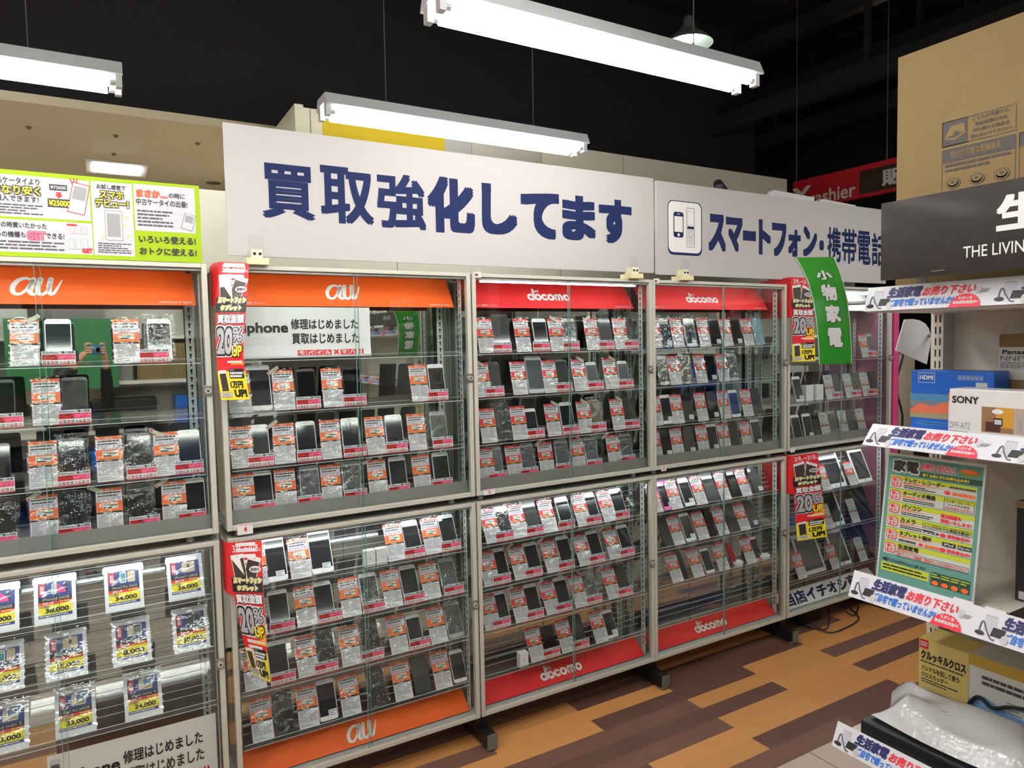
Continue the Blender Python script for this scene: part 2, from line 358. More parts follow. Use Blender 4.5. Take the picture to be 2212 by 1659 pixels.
for x, y, lab in ((1928,96,'lower of two warm spotlights in the black roof space'), (1977,76,'upper of two warm spotlights in the black roof space')):
    p = at(x, y, X=6.0); e = empty('ceiling_spotlight', tuple(p)); tag(e, lab, 'spotlight', 'warm spotlights')
    a = Vector((-.5,-.55,-.67)).normalized()
    MB().tube([(0,0,0), tuple(-a*.16)], [.05,.035], BLACKMETAL, 14).build('lamp_can', e)
    MB().lathe([(0,.0),(.045,0)], (0,0,0), M('spot_lens', (255,226,180), emit=60.), 16).build('lens', e).rotation_euler = a.to_track_quat('Z','Y').to_euler()
    e.children[1].location = tuple(a*.004)
    MB().tube([tuple(-a*.1), (0,.12,4.6-p.z)], .006, BLACKMETAL, 6).build('bracket', e)

# ================================================================== signs on top of the cases
def big_sign(x0, x1, z0, z1, Y, name, label):
    b = MB(YP(Y)); b.box((x0,Y,z0), (x1,Y+.012,z1), M('sign_board', (188,185,183), .6, spec=.2)); return b
s1 = big_sign(.045, 1.845, 1.902, 2.322, .03, '', '')
def pbox(Y, ll, ur):
    a = at(*ll, Y=Y); b = at(*ur, Y=Y); return a.x, a.z, b.x, b.z
a = at(567,470,Y=.03); b = at(1363,470,Y=.03)
xs = [(567,678,470,362),(694,805,480,368),(816,918,492,382),(926,1023,499,390),(1043,1115,503,404),(1127,1206,512,421),(1216,1285,516,428),(1295,1363,523,436)]
for ch, (l, r, lo, hi) in zip('買取強化してます', xs):
    A = at(l, lo, Y=.03); B = at(r, hi, Y=.03)
    s1.text(ch, A.x, A.z, B.x, B.z, NAVY, 2, .027 if ch in '買取強' else .052, 5)
tag(s1.build('hanging_sign', loc=(.045,.03,1.902), world=True), 'long white sign reading 買取強化してます in navy', 'sign')
s2 = big_sign(1.862, 3.60, 1.897, 2.315, .03, '', '')
I = lambda x, y: (lambda p: (p.x, p.z))(at(1400+x/3.95, 340+y/3.95, Y=.03))
def ib(sheet, ll, ur): A = I(*ll); B = I(*ur); return A[0], A[1], B[0], B[1]
x0, z0, x1, z1 = ib(s2, (168,812), (458,392))
s2.rect(x0, z0-.008, x1, z1, NAVY, 1, .03); s2.rect(x0+.004, z0+.004, x1-.006, z1-.004, WHITE, 2, .028)
x0, z0, x1, z1 = ib(s2, (216,680), (300,470)); s2.rect(x0, z0, x1, z1, NAVY, 3, .012)
s2.rect(x0+.005, z0+.025, x1-.005, z1-.02, WHITE, 4); s2.ell((x0+x1)/2, z0+.012, .007, .007, WHITE, 4); s2.rect((x0+x1)/2-.008, z1-.011, (x0+x1)/2+.008, z1-.008, WHITE, 4)
x0, z0, x1, z1 = ib(s2, (328,765), (395,438)); zm = (z0+z1)/2
s2.frame(x0, z0, x1, zm-.004, .0018, NAVY, 3); s2.frame(x0, zm+.004, x1, z1, .0018, NAVY, 3); s2.frame(x0+.006, zm+.012, x1-.006, z1-.014, .001, NAVY, 3)
s2.rect(x0+.004, zm-.004, x1-.004, zm+.004, NAVY, 3); s2.ell((x0+x1)/2, zm-.028, .013, .016, NAVY, 3); s2.ell((x0+x1)/2, zm-.028, .0115, .0145, WHITE, 4); s2.ell((x0+x1)/2, zm-.028, .006, .007, NAVY, 5); s2.ell((x0+x1)/2, zm-.028, .005, .006, WHITE, 6)
for i in range(3):
    for j in range(5): s2.frame(x0+.006+i*.015, z0+.012+j*.0165, x0+.018+i*.015, z0+.024+j*.0165, .001, NAVY, 3)
for ch, l, r, lo, hi in (('ス',515,660,795,495),('マ',665,805,798,522),('ー',810,918,705,635),('ト',945,1045,825,540),('フ',1058,1178,838,570),('ォ',1195,1300,842,625),('ン',1322,1440,840,600),('・',1462,1498,790,712),('携',1528,1645,890,602),('帯',1650,1780,905,617),('電',1785,1898,912,635),('話',1905,2030,925,655)):
    x0, z0, x1, z1 = ib(s2, (l,lo), (r,hi)); s2.text(ch, x0, z0, x1, z1, NAVY, 2, .02 if ch in '携帯電話' else .05, 4)
tag(s2.build('hanging_sign', loc=(1.862,.03,1.897), world=True), 'white sign reading スマートフォン・携帯電話 with a phone pictogram', 'sign')
# clear clips that carry the signs
def sign_clip():
    e = empty('sign_clip')
    MB().box((-.035,-.025,0), (.035,.05,.022), M('clip_base', (226,216,170), .4)).build('base', e, bevel=.002)
    MB().box((-.017,-.012,.022), (.017,.04,.05), M('clip_block', (232,226,196), .3)).tube([(-.008,-.014,.036), (-.008,-.008,.036)], .005, HOLE, 8).tube([(.009,-.014,.036), (.009,-.008,.036)], .005, HOLE, 8).build('pivot', e)
    MB().box((-.024,-.006,.044), (.024,-.003,.095), ACRYL).build('jaw', e); MB().box((-.024,.046,.044), (.024,.049,.095), ACRYL).build('jaw', e)
    return e
SCLIP = sign_clip()
for i, (x, lab) in enumerate(((.125,'clear clip at the navy 買取 end of the long sign'), (1.70,'clear clip where the long sign ends, above the first red case'), (2.0,'clear clip under the phone pictogram sign'))):
    o = SCLIP if i == 0 else copy_tree(SCLIP); o.location = (x, .0, 1.8692); tag(o, lab, 'clip', 'clear sign clips')
# two rounded white boards behind the second sign, and a small dark camera on it
for i, (l, r, lab) in enumerate((((1660,412),(1759,428),'rounded white board edge behind the phone sign, beside the dark camera'), ((1766,424),(1848,452),'rounded white board edge behind the phone sign, beside the cashier board'))):
    A = at(*l, Y=.2); B = at(*r, Y=.2); b = MB(YP(.2)); zt = (A.z+B.z)/2
    pts = [(A.x,1.8695),(B.x,1.8695),(B.x,zt-.0),(A.x+.05,zt+.012),(A.x+.02,zt+.004),(A.x,zt-.03)]
    b.poly(pts, PAPER, 1); b.v += [(x, y+.02, z) for x, y, z in b.v[:]]; n = 6
    for k in range(n): b.f.append((k, (k+1) % n, (k+1) % n+n, k+n)); b.m.append(0)
    tag(b.build('display_board', loc=(A.x,.2,1.8695), world=True), lab, 'board', 'white boards behind the sign')
p = at(1560,410,Y=.06); e = empty('ceiling_camera', tuple(p)); tag(e, 'small dark gadget perched on the top edge of the phone sign', 'camera')
MB().tube([(-.02,.0,-.05),(-.02,0,.02)], .02, BLACKMETAL, 10).build('bracket', e); MB().tube([(-.03,-.0,.028),(.03,.03,0)], [.022,.03], BLACKMETAL, 12).build('camera_body', e)

# lime green board over the first case
Z2 = lambda x, y: (lambda p: (p.x, p.z))(at(x/3.95, 380+y/3.95, Y=.02))
def zb(ll, ur): A = Z2(*ll); B = Z2(*ur); return A[0], A[1], B[0], B[1]
g = MB(YP(.02)); tl = Z2(0,88); br = Z2(1718,738)
ZT, ZB, XR = 2.112, 1.873, Z2(1714,450)[0]
g.box((-.93,.02,ZB), (XR,.028,ZT), LIME)
vy = lambda y: ZB+(738-y)/(738-190)*(ZT-ZB)      # heights read at the board's near end
XV = lambda x: Z2(x,450)[0]
def gr(x0, y0, x1, y1, m, l=1): A = XV(x0); B = XV(x1); g.rect(A, vyx(y1), B, vyx(y0), m, l)
vyx = lambda f: ZB+f*(ZT-ZB)                     # f: share of the board's height
def gp(x0, f0, x1, f1, m, l=1, r=0): g.rect(XV(x0), vyx(f0), XV(x1), vyx(f1), m, l, r)
def gt(t, x0, f0, x1, f1, m, l=3, bold=.02, **k): g.text(t, XV(x0), vyx(f0), XV(x1), vyx(f1), m, l, bold, **k)
WP = M('board_white', (204,202,208), .6, spec=.2)
gp(-900,.46,780,.945,WP); gp(-900,.05,786,.43,WP); gp(795,.05,1142,.95,WP); gp(1155,.38,1672,.96,WP)
gt('新品ケータイより', -70,.84,360,.92,BLACK); gt('かなり安く', -60,.72,362,.825,BLACK,3,.15); gt('かなり安く', -60,.72,362,.825,YELLOW,4,.02); gt('で購入できます!', -90,.635,345,.71,BLACK)
gp(440,.80,592,.87,BLACK,3); gt('¥75000', 450,.815,582,.855,LGREY,4); gp(420,.60,622,.70,BLACK,3); gt('¥25000', 430,.615,612,.685,YELLOW,4,.03)
g.poly([(XV(497),vyx(.78)),(XV(540),vyx(.78)),(XV(540),vyx(.745)),(XV(552),vyx(.745)),(XV(518),vyx(.705)),(XV(485),vyx(.745)),(XV(497),vyx(.745))], RED, 3)
def ill(x, f, wx, hf, ang, case, scr, keys=True, l=3):
    cx, cz = XV(x), vyx(f); W = (XV(x+wx)-XV(x))/2; H = hf*(ZT-ZB)/2; c, s_ = math.cos(ang), math.sin(ang)
    R = lambda a0, b0, a1, b1, m, q: g.poly([(cx+u*W*c-v*H*s_, cz+u*W*s_+v*H*c) for u, v in ((a0,b0),(a1,b0),(a1,b1),(a0,b1))], m, q)
    R(-1.06,-1.03,1.06,1.03,case,l); R(-.96,-.97,.96,.97,WHITE,l+1); R(-.8,-.1 if keys else -.78,.8,.82,scr,l+2)
    if keys:
        for i in range(3):
            for j in range(4): R(-.78+i*.54,-.9+j*.18,-.36+i*.54,-.78+j*.18,LGREY,l+2)
    else: g.ell(cx, cz-H*.88, W*.14, W*.14, LGREY, l+2)
ill(685,.72,140,.36,-.2,RED,GREY); ill(973,.42,140,.36,0,GREY,GREY,False); ill(1610,.52,90,.2,-.25,DGREY,GREY)
g.lines(XV(-80),vyx(.485),XV(375),vyx(.615),4,DGREY,3,.5,.05)
for k in (-.3, 0, .3): g.stroke([(XV(655+k*70),vyx(.9)),(XV(650+k*95),vyx(.955))], .003, RED, 3)
gt('あの時買いたかった', -40,.33,400,.40,BLACK); gt('あの機種も', -40,.22,215,.29,BLACK); gt('GET', 228,.2,385,.3,RED,3,.09); gt('GET', 228,.2,385,.3,PINK,4,.03); gt('できる!', 388,.22,545,.29,BLACK)
g.lines(XV(-60),vyx(.075),XV(540),vyx(.19),3,DGREY,3,.5,.05,2)
for k, (x, c) in enumerate(((618,RED),(670,RED),(722,RED))): ill(x,.34,34,.085,0,c,WP,k == 1)
for k, (x, c) in enumerate(((605,GREEN),(663,GREEN),(722,GREEN))): ill(x,.17,40,.12,0,c,WP,k == 1)
g.lines(XV(572),vyx(.385),XV(668),vyx(.415),1,RED,3,.8,.03,5); gt('GET', 692,.07,780,.125,RED,4,.06)
gt('お試し感覚で', 842,.86,1088,.92,BLACK); gt('スマホ', 868,.75,1068,.845,BLACK,3,.15); gt('スマホ', 868,.75,1068,.845,YELLOW,4,.02); gt('デビュー!', 825,.64,1108,.745,BLACK,3,.15); gt('デビュー!', 825,.64,1108,.745,YELLOW,4,.02)
for x, f in ((1085,.53),(875,.27),(1060,.42),(1095,.3)): g.poly([(XV(x)+q*math.cos(t),vyx(f)+q*math.sin(t)) for t, q in [(k*math.pi/4, .006 if k % 2 == 0 else .0018) for k in range(8)]], YELLOW, 3)
g.lines(XV(830),vyx(.075),XV(1112),vyx(.21),5,DGREY,3,.5,.05,3)
gt('まさか…', 1180,.80,1440,.895,RED,3,.07); gt('まさか…', 1180,.80,1440,.895,ORANGE,4,.03); gt('の時に', 1452,.81,1588,.88,BLACK); gt('中古ケータイの出番!', 1172,.70,1608,.785,BLACK)
g.lines(XV(1178),vyx(.43),XV(1478),vyx(.65),5,DGREY,3,.5,.05,4)
g.ell(XV(1540),vyx(.64),.012,.008,LGREY,3); g.ell(XV(1540),vyx(.64),.010,.0065,WP,4)
gt('いろいろ使える!', 1180,.225,1665,.325,BLACK,3,.03); gt('おトクに使える!', 1182,.075,1668,.175,BLACK,3,.03)
tag(g.build('lime_board', loc=(-.93,.02,ZB), world=True), 'lime green and white advice board standing on the first case', 'sign board')

# red cashier board hung in the far corner
rb = MB(lambda u, v, w: (4.6-w, -u, v)); Q = lambda x, y: (lambda p: (-p.y, p.z))(at(x, y, X=4.6))
e = empty('cashier_sign', (4.6,1.0,2.63)); tag(e, 'red hanging board with white lettering and a brown panel, far corner', 'sign')
rb.box((4.6,1.44,2.62), (4.63,-.6,2.855), M('cashier_red', (206,24,40), .5)); A = Q(1856,441); B = Q(1935,360)
rb.rect(A[0],2.645,.2,2.815, M('cashier_brown', (58,42,22), .5), 1); a0 = Q(1905,408); b0 = Q(1955,360); rb.text('販売', a0[0], 2.67, a0[0]+.34, 2.79, WHITE, 2, .03)
a0 = Q(1712,440); b0 = Q(1748,402); rb.text('Y', a0[0], 2.66, a0[0]+.17, 2.80, WHITE, 2, .02); a0 = Q(1752,470); b0 = Q(1848,418); rb.text('cashier', a0[0]-.02, 2.64, b0[0], 2.745, WHITE, 2, .015)
rb.build('board', e, loc=(4.6,1.0,2.63), world=True)
for y in (1.42, .66): MB().tube([(4.615,y,2.85), (4.615,y,4.6)], .004, M('hanging_wire'), 6).build('suspension_wire', e, loc=(4.6,1.0,2.63), world=True)

# ================================================================== display cases
CW, DEP = .9, .26
ZU0, ZU1, ZL0, ZL1 = 1.0118, 1.8692, .1273, .9865
CX = [-.9255, 0., .9066, 1.8082, 2.7176]            # left edge of each of the five bays
OR_HDR = M('orange_header', (242,98,30), .5, spec=.25); RD_HDR = M('red_header', (224,38,42), .5, spec=.25); WH_HDR = M('white_header', (236,236,236), .4)

def au_mark(m, cx, cz, h, mat, l=2):
    """the script 'au' in white brush strokes, h = height of the letters"""
    P = lambda *q: [(cx+(a-1.03)*h, cz+(b-.5)*h) for a, b in q]
    m.stroke(P((.86,.78),(.66,.97),(.34,.86),(.1,.48),(.13,.12),(.36,.05),(.62,.3),(.88,.8)), [h*k for k in (.1,.15,.2,.22,.2,.14,.14,.2)], mat, l)
    m.stroke(P((.92,.92),(.82,.5),(.78,.15),(.93,.04),(1.08,.18)), [h*k for k in (.24,.24,.22,.16,.06)], mat, l)
    m.stroke(P((1.2,.94),(1.1,.5),(1.08,.16),(1.26,.04),(1.46,.26),(1.58,.6)), [h*k for k in (.24,.23,.22,.15,.13,.14)], mat, l)
    m.stroke(P((1.62,.95),(1.54,.5),(1.55,.12),(1.7,.1),(1.88,.45),(2.08,.92)), [h*k for k in (.24,.23,.2,.14,.12,.05)], mat, l)
def docomo_mark(m, cx, cz, h, mat, l=2):
    """'docomo' in fat round strokes, the small NTT above the first o; h = x-height"""
    t = h*.3; x = cx-3.05*h; r = h*.36
    ring = lambda c: m.stroke([(c+r*math.cos(k*math.pi/4), cz+r*math.sin(k*math.pi/4)) for k in range(8)], t, mat, l, 4, True)
    ring(x+.4*h); m.stroke([(x+.8*h,cz-.3*h),(x+.86*h,cz+.3*h),(x+.98*h,cz+1.1*h)], [t,t*1.1,t*1.2], mat, l)
    ring(x+1.45*h)
    m.stroke([(x+2.45*h+r*math.cos(a), cz+r*math.sin(a)) for a in [math.radians(k) for k in (50,100,150,200,250,310)]], t, mat, l, 4)
    ring(x+3.35*h)
    x4 = x+4.05*h
    m.stroke([(x4,cz-.36*h),(x4,cz+.3*h)], t, mat, l); m.stroke([(x4,cz+.1*h),(x4+.25*h,cz+.4*h),(x4+.46*h,cz+.15*h),(x4+.46*h,cz-.36*h)], t, mat, l); m.stroke([(x4+.46*h,cz+.1*h),(x4+.72*h,cz+.4*h),(x4+.94*h,cz+.15*h),(x4+.94*h,cz-.36*h)], t, mat, l)
    ring(x+5.72*h)
    m.text('NTT', x+1.12*h, cz+.68*h, x+1.85*h, cz+1.0*h, mat, l, .05)

def header(low, kind):
    mat = OR_HDR if kind == 'au' else RD_HDR if kind == 'docomo' else WH_HDR
    if low: ya, za, yb, zb_ = .045, .018, .115, .082       # bottom front -> top back
    else: ya, za, yb, zb_ = .095, .732, .165, .846
    d = math.hypot(yb-ya, zb_-za); ny, nz = -(zb_-za)/d, (yb-ya)/d
    fn = lambda u, v, w: (u, ya+(yb-ya)*v/d+ny*w, za+(zb_-za)*v/d+nz*w)
    m = MB(fn); x0, x1 = .026, .874
    P = [fn(x0,0,0), fn(x1,0,0), fn(x1,d,0), fn(x0,d,0)]; Pb = [(x, y+.006, z) for x, y, z in P]
    m.hexa([P[0],P[1],Pb[1],Pb[0],P[3],P[2],Pb[2],Pb[3]], mat)
    if kind == 'au': au_mark(m, .445, d*.47, .062 if not low else .056, WHITE)
    elif kind == 'docomo': docomo_mark(m, .43, d*.42, .034, WHITE)
    elif low: m.text('当店イチオシ商品', .07, d*.12, .8, d*.9, NAVY, 2, .04, slant=.18)
    if not low and kind in ('au', 'docomo'):
        m.text('スマートフォン・携帯電話・タブレット', .034, .008, .165, .0165, WHITE, 2, 0.); m.text('Used Phones & Tablets', .77, .008, .862, .0155, WHITE, 2, 0.)
    return m

def case(low, kind, pink=False, second=False):
    H = (ZL1-ZL0) if low else (ZU1-ZU0); T = .0165
    e = empty('display_case')
    f = MB()                                              # slim steel frame of the front, posts behind
    for x in (0, CW-T): f.box((x,0,0), (x+T,.022,H), STEEL)
    f.box((T,0.001,H-.0135), (CW-T,.022,H), STEEL); f.box((T,.001,0), (CW-T,.022,T), STEEL)
    f.box((T,.012,H-.022), (CW-T,.03,H-.0135), STEELIN)
    f.build('front_frame', e, bevel=.0015)
    for x in (0, CW-T): MB().box((x,DEP-.02,0), (x+T,DEP,H), STEEL).box((x,.022,0), (x+T,DEP-.02,T), STEEL).box((x,.022,H-.012), (x+T,DEP-.02,H), STEEL).build('side_frame', e)
    MB().box((T,.022,H-.010), (CW-T,DEP-.02,H-.003), STEELIN).build('top_panel', e)
    MB().box((T,.022,.004), (CW-T,DEP-.02,.012), STEELIN).build('bottom_panel', e)
    for x in (.005, CW-.010): MB().box((x,.022,T), (x+.005,DEP-.02,H-.012), SIDEGLASS).build('side_glass', e)
    if not low:
        l = MB(); l.hexa([(T,.026,T),(CW-T,.026,T),(CW-T,.03,T),(T,.03,T),(T,.034,.058),(CW-T,.034,.058),(CW-T,.038,.058),(T,.038,.058)], LIP); l.build('front_lip', e)
    # perforated shelf rails
    def rail_(fn, bx0, bx1):
        p = MB(fn); p.box(bx0, bx1, RAILM); z = .065
        while z < H-.06:
            c = .013; p.ell(c, z+.012, .0046, .0046, HOLE, 1, 8); p.rect(c-.0021, z-.001, c+.0021, z+.009, HOLE, 1); z += .026
        p.build('shelf_rail', e)
    for x in (.024, CW-.050): rail_(lambda u, v, w, x=x: (x+u, .2085-w, v), (x,.2085,.02), (x+.026,.212,H-.02))
    rail_(lambda u, v, w: (CW-.0212-w, .071-u, v), (CW-.0212,.045,.02), (CW-.0192,.071,H-.02))
    rail_(lambda u, v, w: (.0212+w, .045+u, v), (.0192,.045,.02), (.0212,.071,H-.02))
    if 1:
        for x0, x1, y in ((T,.455,.236), (.445,CW-T,.231)):
            MB().box((x0,y,T), (x1,y+.004,H-.012), MIRROR).build('mirror_door', e)
    # two sliding panes
    for x0, x1, y in ((T-.004,.462,.013), (.448,CW-T+.004,.006)):
        g = MB().box((x0,y,T*.5), (x1,y+.004,H-.008), GLASS)
        for x in ((x1,) if x0 < .1 else (x0,)): g.box((x-.0006,y-.0003,T), (x+.0006,y+.0043,H-.014), EDGE)
        g.build('sliding_pane', e)
    k = MB().box((CW-.028,-.004,H*.535-.017), (CW-.002,.001,H*.535+.017), M('lock_plate', (150,146,138), .35, .7)); k.tube([(CW-.014,-.004,H*.535), (CW-.014,-.013,H*.535)], .0095, M('lock_face',(196,196,190),.3,.5), 16).tube([(CW-.014,-.0131,H*.535), (CW-.014,-.0135,H*.535)], .0035, HOLE, 10)
    k.build('lock', e, bevel=.001)
    yt, zt = (.036, H-.018) if low else (.06, H-.03) if kind == 'plain' else (.05, H-.0255) if kind == 'docomo' and not second else (.040, H-.0145)
    MB().tube([(.06,yt,zt), (CW-.06,yt,zt)], .006 if kind == 'plain' else .0035 if not low else .005, CTUBEL if low or kind == 'plain' else CTUBE, 10).build('light_tube', e)
    c = MB().tube([(CW-.058,.045,H-.018), (CW-.045,.045,H-.018)], .011, BLACKMETAL, 12); c.build('tube_cap', e)
    if kind: header(low, kind).build('header_board', e)
    return e
ROWZ_U = [1.562, 1.388, 1.205, 1.046]; ROWZ_L = [.800, .626, .446, .262]
def shelf(e, z, low):
    """clear shelf with a raised lip and a ribbed leaning rest; z in the case's own space"""
    s = MB(); x0, x1 = .026, CW-.026
    s.box((x0,.029,z-.005), (x1,.222,z), ACRYL); s.box((x0,.029,z), (x1,.032,z+.011), ACRYL); s.box((x0,.0285,z+.0105), (x1,.0322,z+.0112), ACEDGE); s.box((x0,.0285,z-.0052), (x1,.0292,z-.003), ACEDGE)
    o = s.build('acrylic_shelf', e)
    if not low: return
    t = math.tan(math.radians(28 if low else 15)); Hr = .15
    r = MB(); y0 = .076
    r.hexa([(x0,y0,z+.001),(x1,y0,z+.001),(x1,y0+.003,z+.001),(x0,y0+.003,z+.001),(x0,y0+t*Hr,z+Hr),(x1,y0+t*Hr,z+Hr),(x1,y0+t*Hr+.003,z+Hr),(x0,y0+t*Hr+.003,z+Hr)], ACRYL)
    for k in (range(1, 8) if low else (7,)):
        h = Hr*k/7.2; r.box((x0,y0+t*h-.0012,z+h), (x1,y0+t*h+.0005,z+h+.0014), ACEDGE)
    r.build('leaning_rest', o)
CASES = {}
names = {'1u':'first upper case, orange header, below the lime green board','1l':'first lower case, holding the blue price boards','2u':'second upper case, orange header, holding the repair poster','2l':'second lower case, orange header at its foot','3u':'third upper case, red header, below the end of the navy sign',
 '3l':'third lower case, red header, four shelves of phones','4u':'fourth upper case, red header, all phones without repair poster','4l':'fourth lower case, red header, bottom shelf empty','5u':'fifth upper case, beside the pink post, behind the green pennant','5l':'fifth lower case, tablets inside, 当店イチオシ商品 at its foot'}
kinds = ['au','au','docomo','docomo','plain']
for i in range(5):
    for low in (0, 1):
        k = '%d%s' % (i+1, 'l' if low else 'u'); e = case(low, kinds[i], i == 4, i != 2); zb0 = ZL0 if low else ZU0
        e.location = (CX[i], 0, zb0); tag(e, names[k], 'display case', 'glass display cases'); CASES[k] = e
        zs = [.75, .53, .292] if k == '5l' else [1.472, 1.252, 1.046] if k == '5u' else ROWZ_L if low else ROWZ_U
        for z in zs:
            if (not low and z == 1.046) or (k == '1l' and z == .262): continue
            shelf(e, z-zb0, low)
# spacers between upper and lower cases, feet on the floor
for i in range(5):
    for x in (.04, .82):
        if i == 4 and x > .5: pass
        for y in (.05, .21): MB().tube([(CX[i]+x,y,ZL1), (CX[i]+x,y,ZU0)], .012, STEEL, 10).build('case_spacer', CASES['%du' % (i+1)], loc=(CX[i]+x,y,ZL1), world=True)
for i, (x, lab) in enumerate(((-.94,None), (.93,'black steel foot below the joint of orange and red cases'), (1.835,'black steel foot below the joint of the two red cases'), (2.735,'black steel foot below the end of the second red case'), (3.575,None))):
    e = empty('case_foot', (x,0,0)); tag(e, lab or 'black steel foot under the row of cases, out of sight', 'foot', 'feet of the case row')
    m = MB().box((-.021,-.035,.012), (.021,.62,.068), BLACKMETAL); m.build('foot_bar', e, bevel=.002)
    MB().box((-.022,-.041,.010), (.022,-.035,.069), M('foot_cap', (96,98,88), .5)).build('end_cap', e, bevel=.001)
    for y in (-.015, .55): MB().tube([(0,y,0), (0,y,.014)], [.017,.012], M('foot_pad', (110,112,104), .5), 12).build('levelling_pad', e)
    for y in (.06, .2): MB().box((-.02,y-.015,.068), (.02,y+.015,ZL0), BLACKMETAL).build('foot_post', e)
# shelf number tags under the upper cases, small notes on the seams
def small_note(x, z, wd, h, lab, txt=None, col=RED, cat='tag'):
    m = MB().box((0,-.001,0), (wd,0,h), PAPER); m.rect(.002, h-.003, wd-.002, h-.0018, RED, 4)
    if txt: m.text(txt, wd*.4, h*.25, wd*.62, h*.75, col, 4, .02)
    tag(m.build('number_tag', loc=(x,-.0012,z)), lab, cat)
small_note(.03, .996, .048, .034, 'white tag with a red 4 hanging below the second upper case', '4')
small_note(.935, 1.011, .05, .022, 'white tag with a red 2 below the third upper case', '2')
small_note(1.85, 1.004, .03, .024, 'creased tag with a red mark below the fourth upper case', '1')
small_note(2.735, 1.004, .035, .022, 'plain white tag below the fifth upper case')
for x, lab in ((.912,'pale sticker on the top joint of orange and red cases'), (1.813,'pale sticker on the top joint of the two red cases')):
    m = MB().box((0,-.001,0), (.034,0,.022), M('sticker', (226,206,196), .5)); m.rect(.006,.006,.02,.014,DGREY,4); tag(m.build('sticker', loc=(x,-.0012,1.853)), lab, 'sticker')

# ================================================================== price boards, info cards, phones
def text_or(m, *a, **k): m.text(*a, **k)
CARD = {}
def card_proto(col):
    """plastic-sleeved info card: coloured heading, price sticker, rows of small print"""
    c = {'o':ORANGE,'r':M('card_red',(222,44,50),.45),'g':M('card_green',(150,186,176),.5)}[col]; W, H = .071, .139
    m = MB(); m.box((0,-.0008,0), (W,.0008,H), PAPER); L0 = 3
    m.frame(0,0,W,H,.0012, M('card_border',(206,120,150),.5), L0)
    m.rect(0,H*.93,W,H,c,L0+1); (m.text({'o':'au','r':'docomo'}[col], W*.36,H*.945,W*.64,H*.985,PAPER,L0+2,0.) if col != 'g' else m.lines(W*.3,H*.945,W*.7,H*.985,1,PAPER,L0+2,.6,.05,1))
    m.lines(W*.08,H*.80,W*.92,H*.925,2,DGREY,L0,.5,.05,2); m.rect(W*.03,H*.785,W*.97,H*.792,MAUVE,L0); m.lines(W*.06,H*.72,W*.94,H*.78,2,MAUVE,L0,.5,.1,4); m.rect(W*.03,H*.705,W*.97,H*.712,MAUVE,L0)
    m.rect(.0012,H*.50,W-.0012,H*.70,c,L0); m.rect(.0012,H*.485,W-.0012,H*.52,M('card_amber',(240,150,40),.5),L0+1); m.lines(W*.1,H*.49,W*.9,H*.516,1,RED,L0+2,.5,.08,6)
    m.rect(W*.24,H*.545,W*.82,H*.675,M('price_sticker',(226,222,206),.6),L0+1); m.lines(W*.28,H*.61,W*.6,H*.665,2,DGREY,L0+2,.4,.1,7); m.lines(W*.5,H*.60,W*.8,H*.632,1,BLACK,L0+2,.7,.04,14); m.lines(W*.27,H*.55,W*.6,H*.585,1,BLACK,L0+2,.8,.02,8)
    m.rect(.0012,H*.445,W-.0012,H*.483,BLACK,L0+1); m.lines(W*.3,H*.452,W*.7,H*.476,1,PAPER,L0+2,.6,.05,9)
    for k in range(9): m.rect(W*.05,H*(.43-.036*k),W*.95,H*(.433-.036*k),M('card_rule',(190,160,186),.5),L0)
    m.rect(W*.5,H*.14,W*.506,H*.43,MAUVE,L0); m.lines(W*.06,H*.145,W*.48,H*.43,8,GREY,L0+1,.45,.06,10); m.lines(W*.53,H*.145,W*.94,H*.43,8,GREY,L0+1,.45,.06,11); m.lines(W*.06,H*.04,W*.7,H*.12,2,GREY,L0+1,.4,.05,12)
    for q in range(len(m.v)): m.v[q] = (m.v[q][0]-W/2, m.v[q][1], m.v[q][2])
    o = m.build('info_card'); s = MB(); rr = random.Random(ord(col))
    def sl(u, v): return (-.039+.078*u, -.0045-.003*math.sin(u*3.1)*math.sin(v*5+1), -.001+.147*v)
    s.sheet(sl, 6, 8, SLEEVE); s.build('plastic_sleeve', o); return o
def promo_proto():
    m = MB(); W, H = .084, .043; m.box((-W/2,-.0007,0), (W/2,.0007,H), PAPER); a = lambda x: -W/2+W*x; L0 = 3
    m.rect(a(.02),H*.40,a(.98),H*.76,RED,L0); m.rect(a(0),0,a(1),H*.07,RED,L0); m.rect(a(0),H*.78,a(1),H,M('promo_lilac',(222,224,236),.5),L0)
    m.text('中古iPhoneご購入特典', a(.03),H*.81,a(.97),H*.97,BLACK,L0+1,.02); m.text('iPhone専用', a(.05),H*.60,a(.42),H*.74,BLACK,L0+1,.02); m.text('アクセサリー全商品', a(.04),H*.41,a(.47),H*.55,BLACK,L0+1,.02)
    m.text('500円引券', a(.48),H*.42,a(.97),H*.74,M('promo_pink',(250,120,170),.5),L0+1,.03)
    for i, ch in enumerate('モバイル×マハ‼'):
        x0 = a(.04+.117*i); x1 = x0+W*.095; c = [RED,DKBLUE,RED,M('promo_green',(30,90,60),.5),None,RED,DGREY,None][i]
        if c: m.rect(x0,H*.12,x1-W*.012,H*.31,c,L0+1); m.text(ch, x0+W*.01,H*.15,x1-W*.022,H*.28,PAPER,L0+2,.03)
        else: m.text(ch, x0+W*.015,H*.12,x1-W*.01,H*.31,RED if i > 5 else GREY,L0+2,.03)
    return m.build('promo_card')
def ribbon_proto():
    m = MB(); m.box((-.021,-.0005,-.006), (.021,.0005,.006), LGREY); m.text('ケース付', -.012,-.0035,.016,.0045,M('ribbon_yellow',(200,200,40),.5),3,.04); m.ell(-.0165,0,.0025,.004,RED,3); return m.build('ribbon_tag')
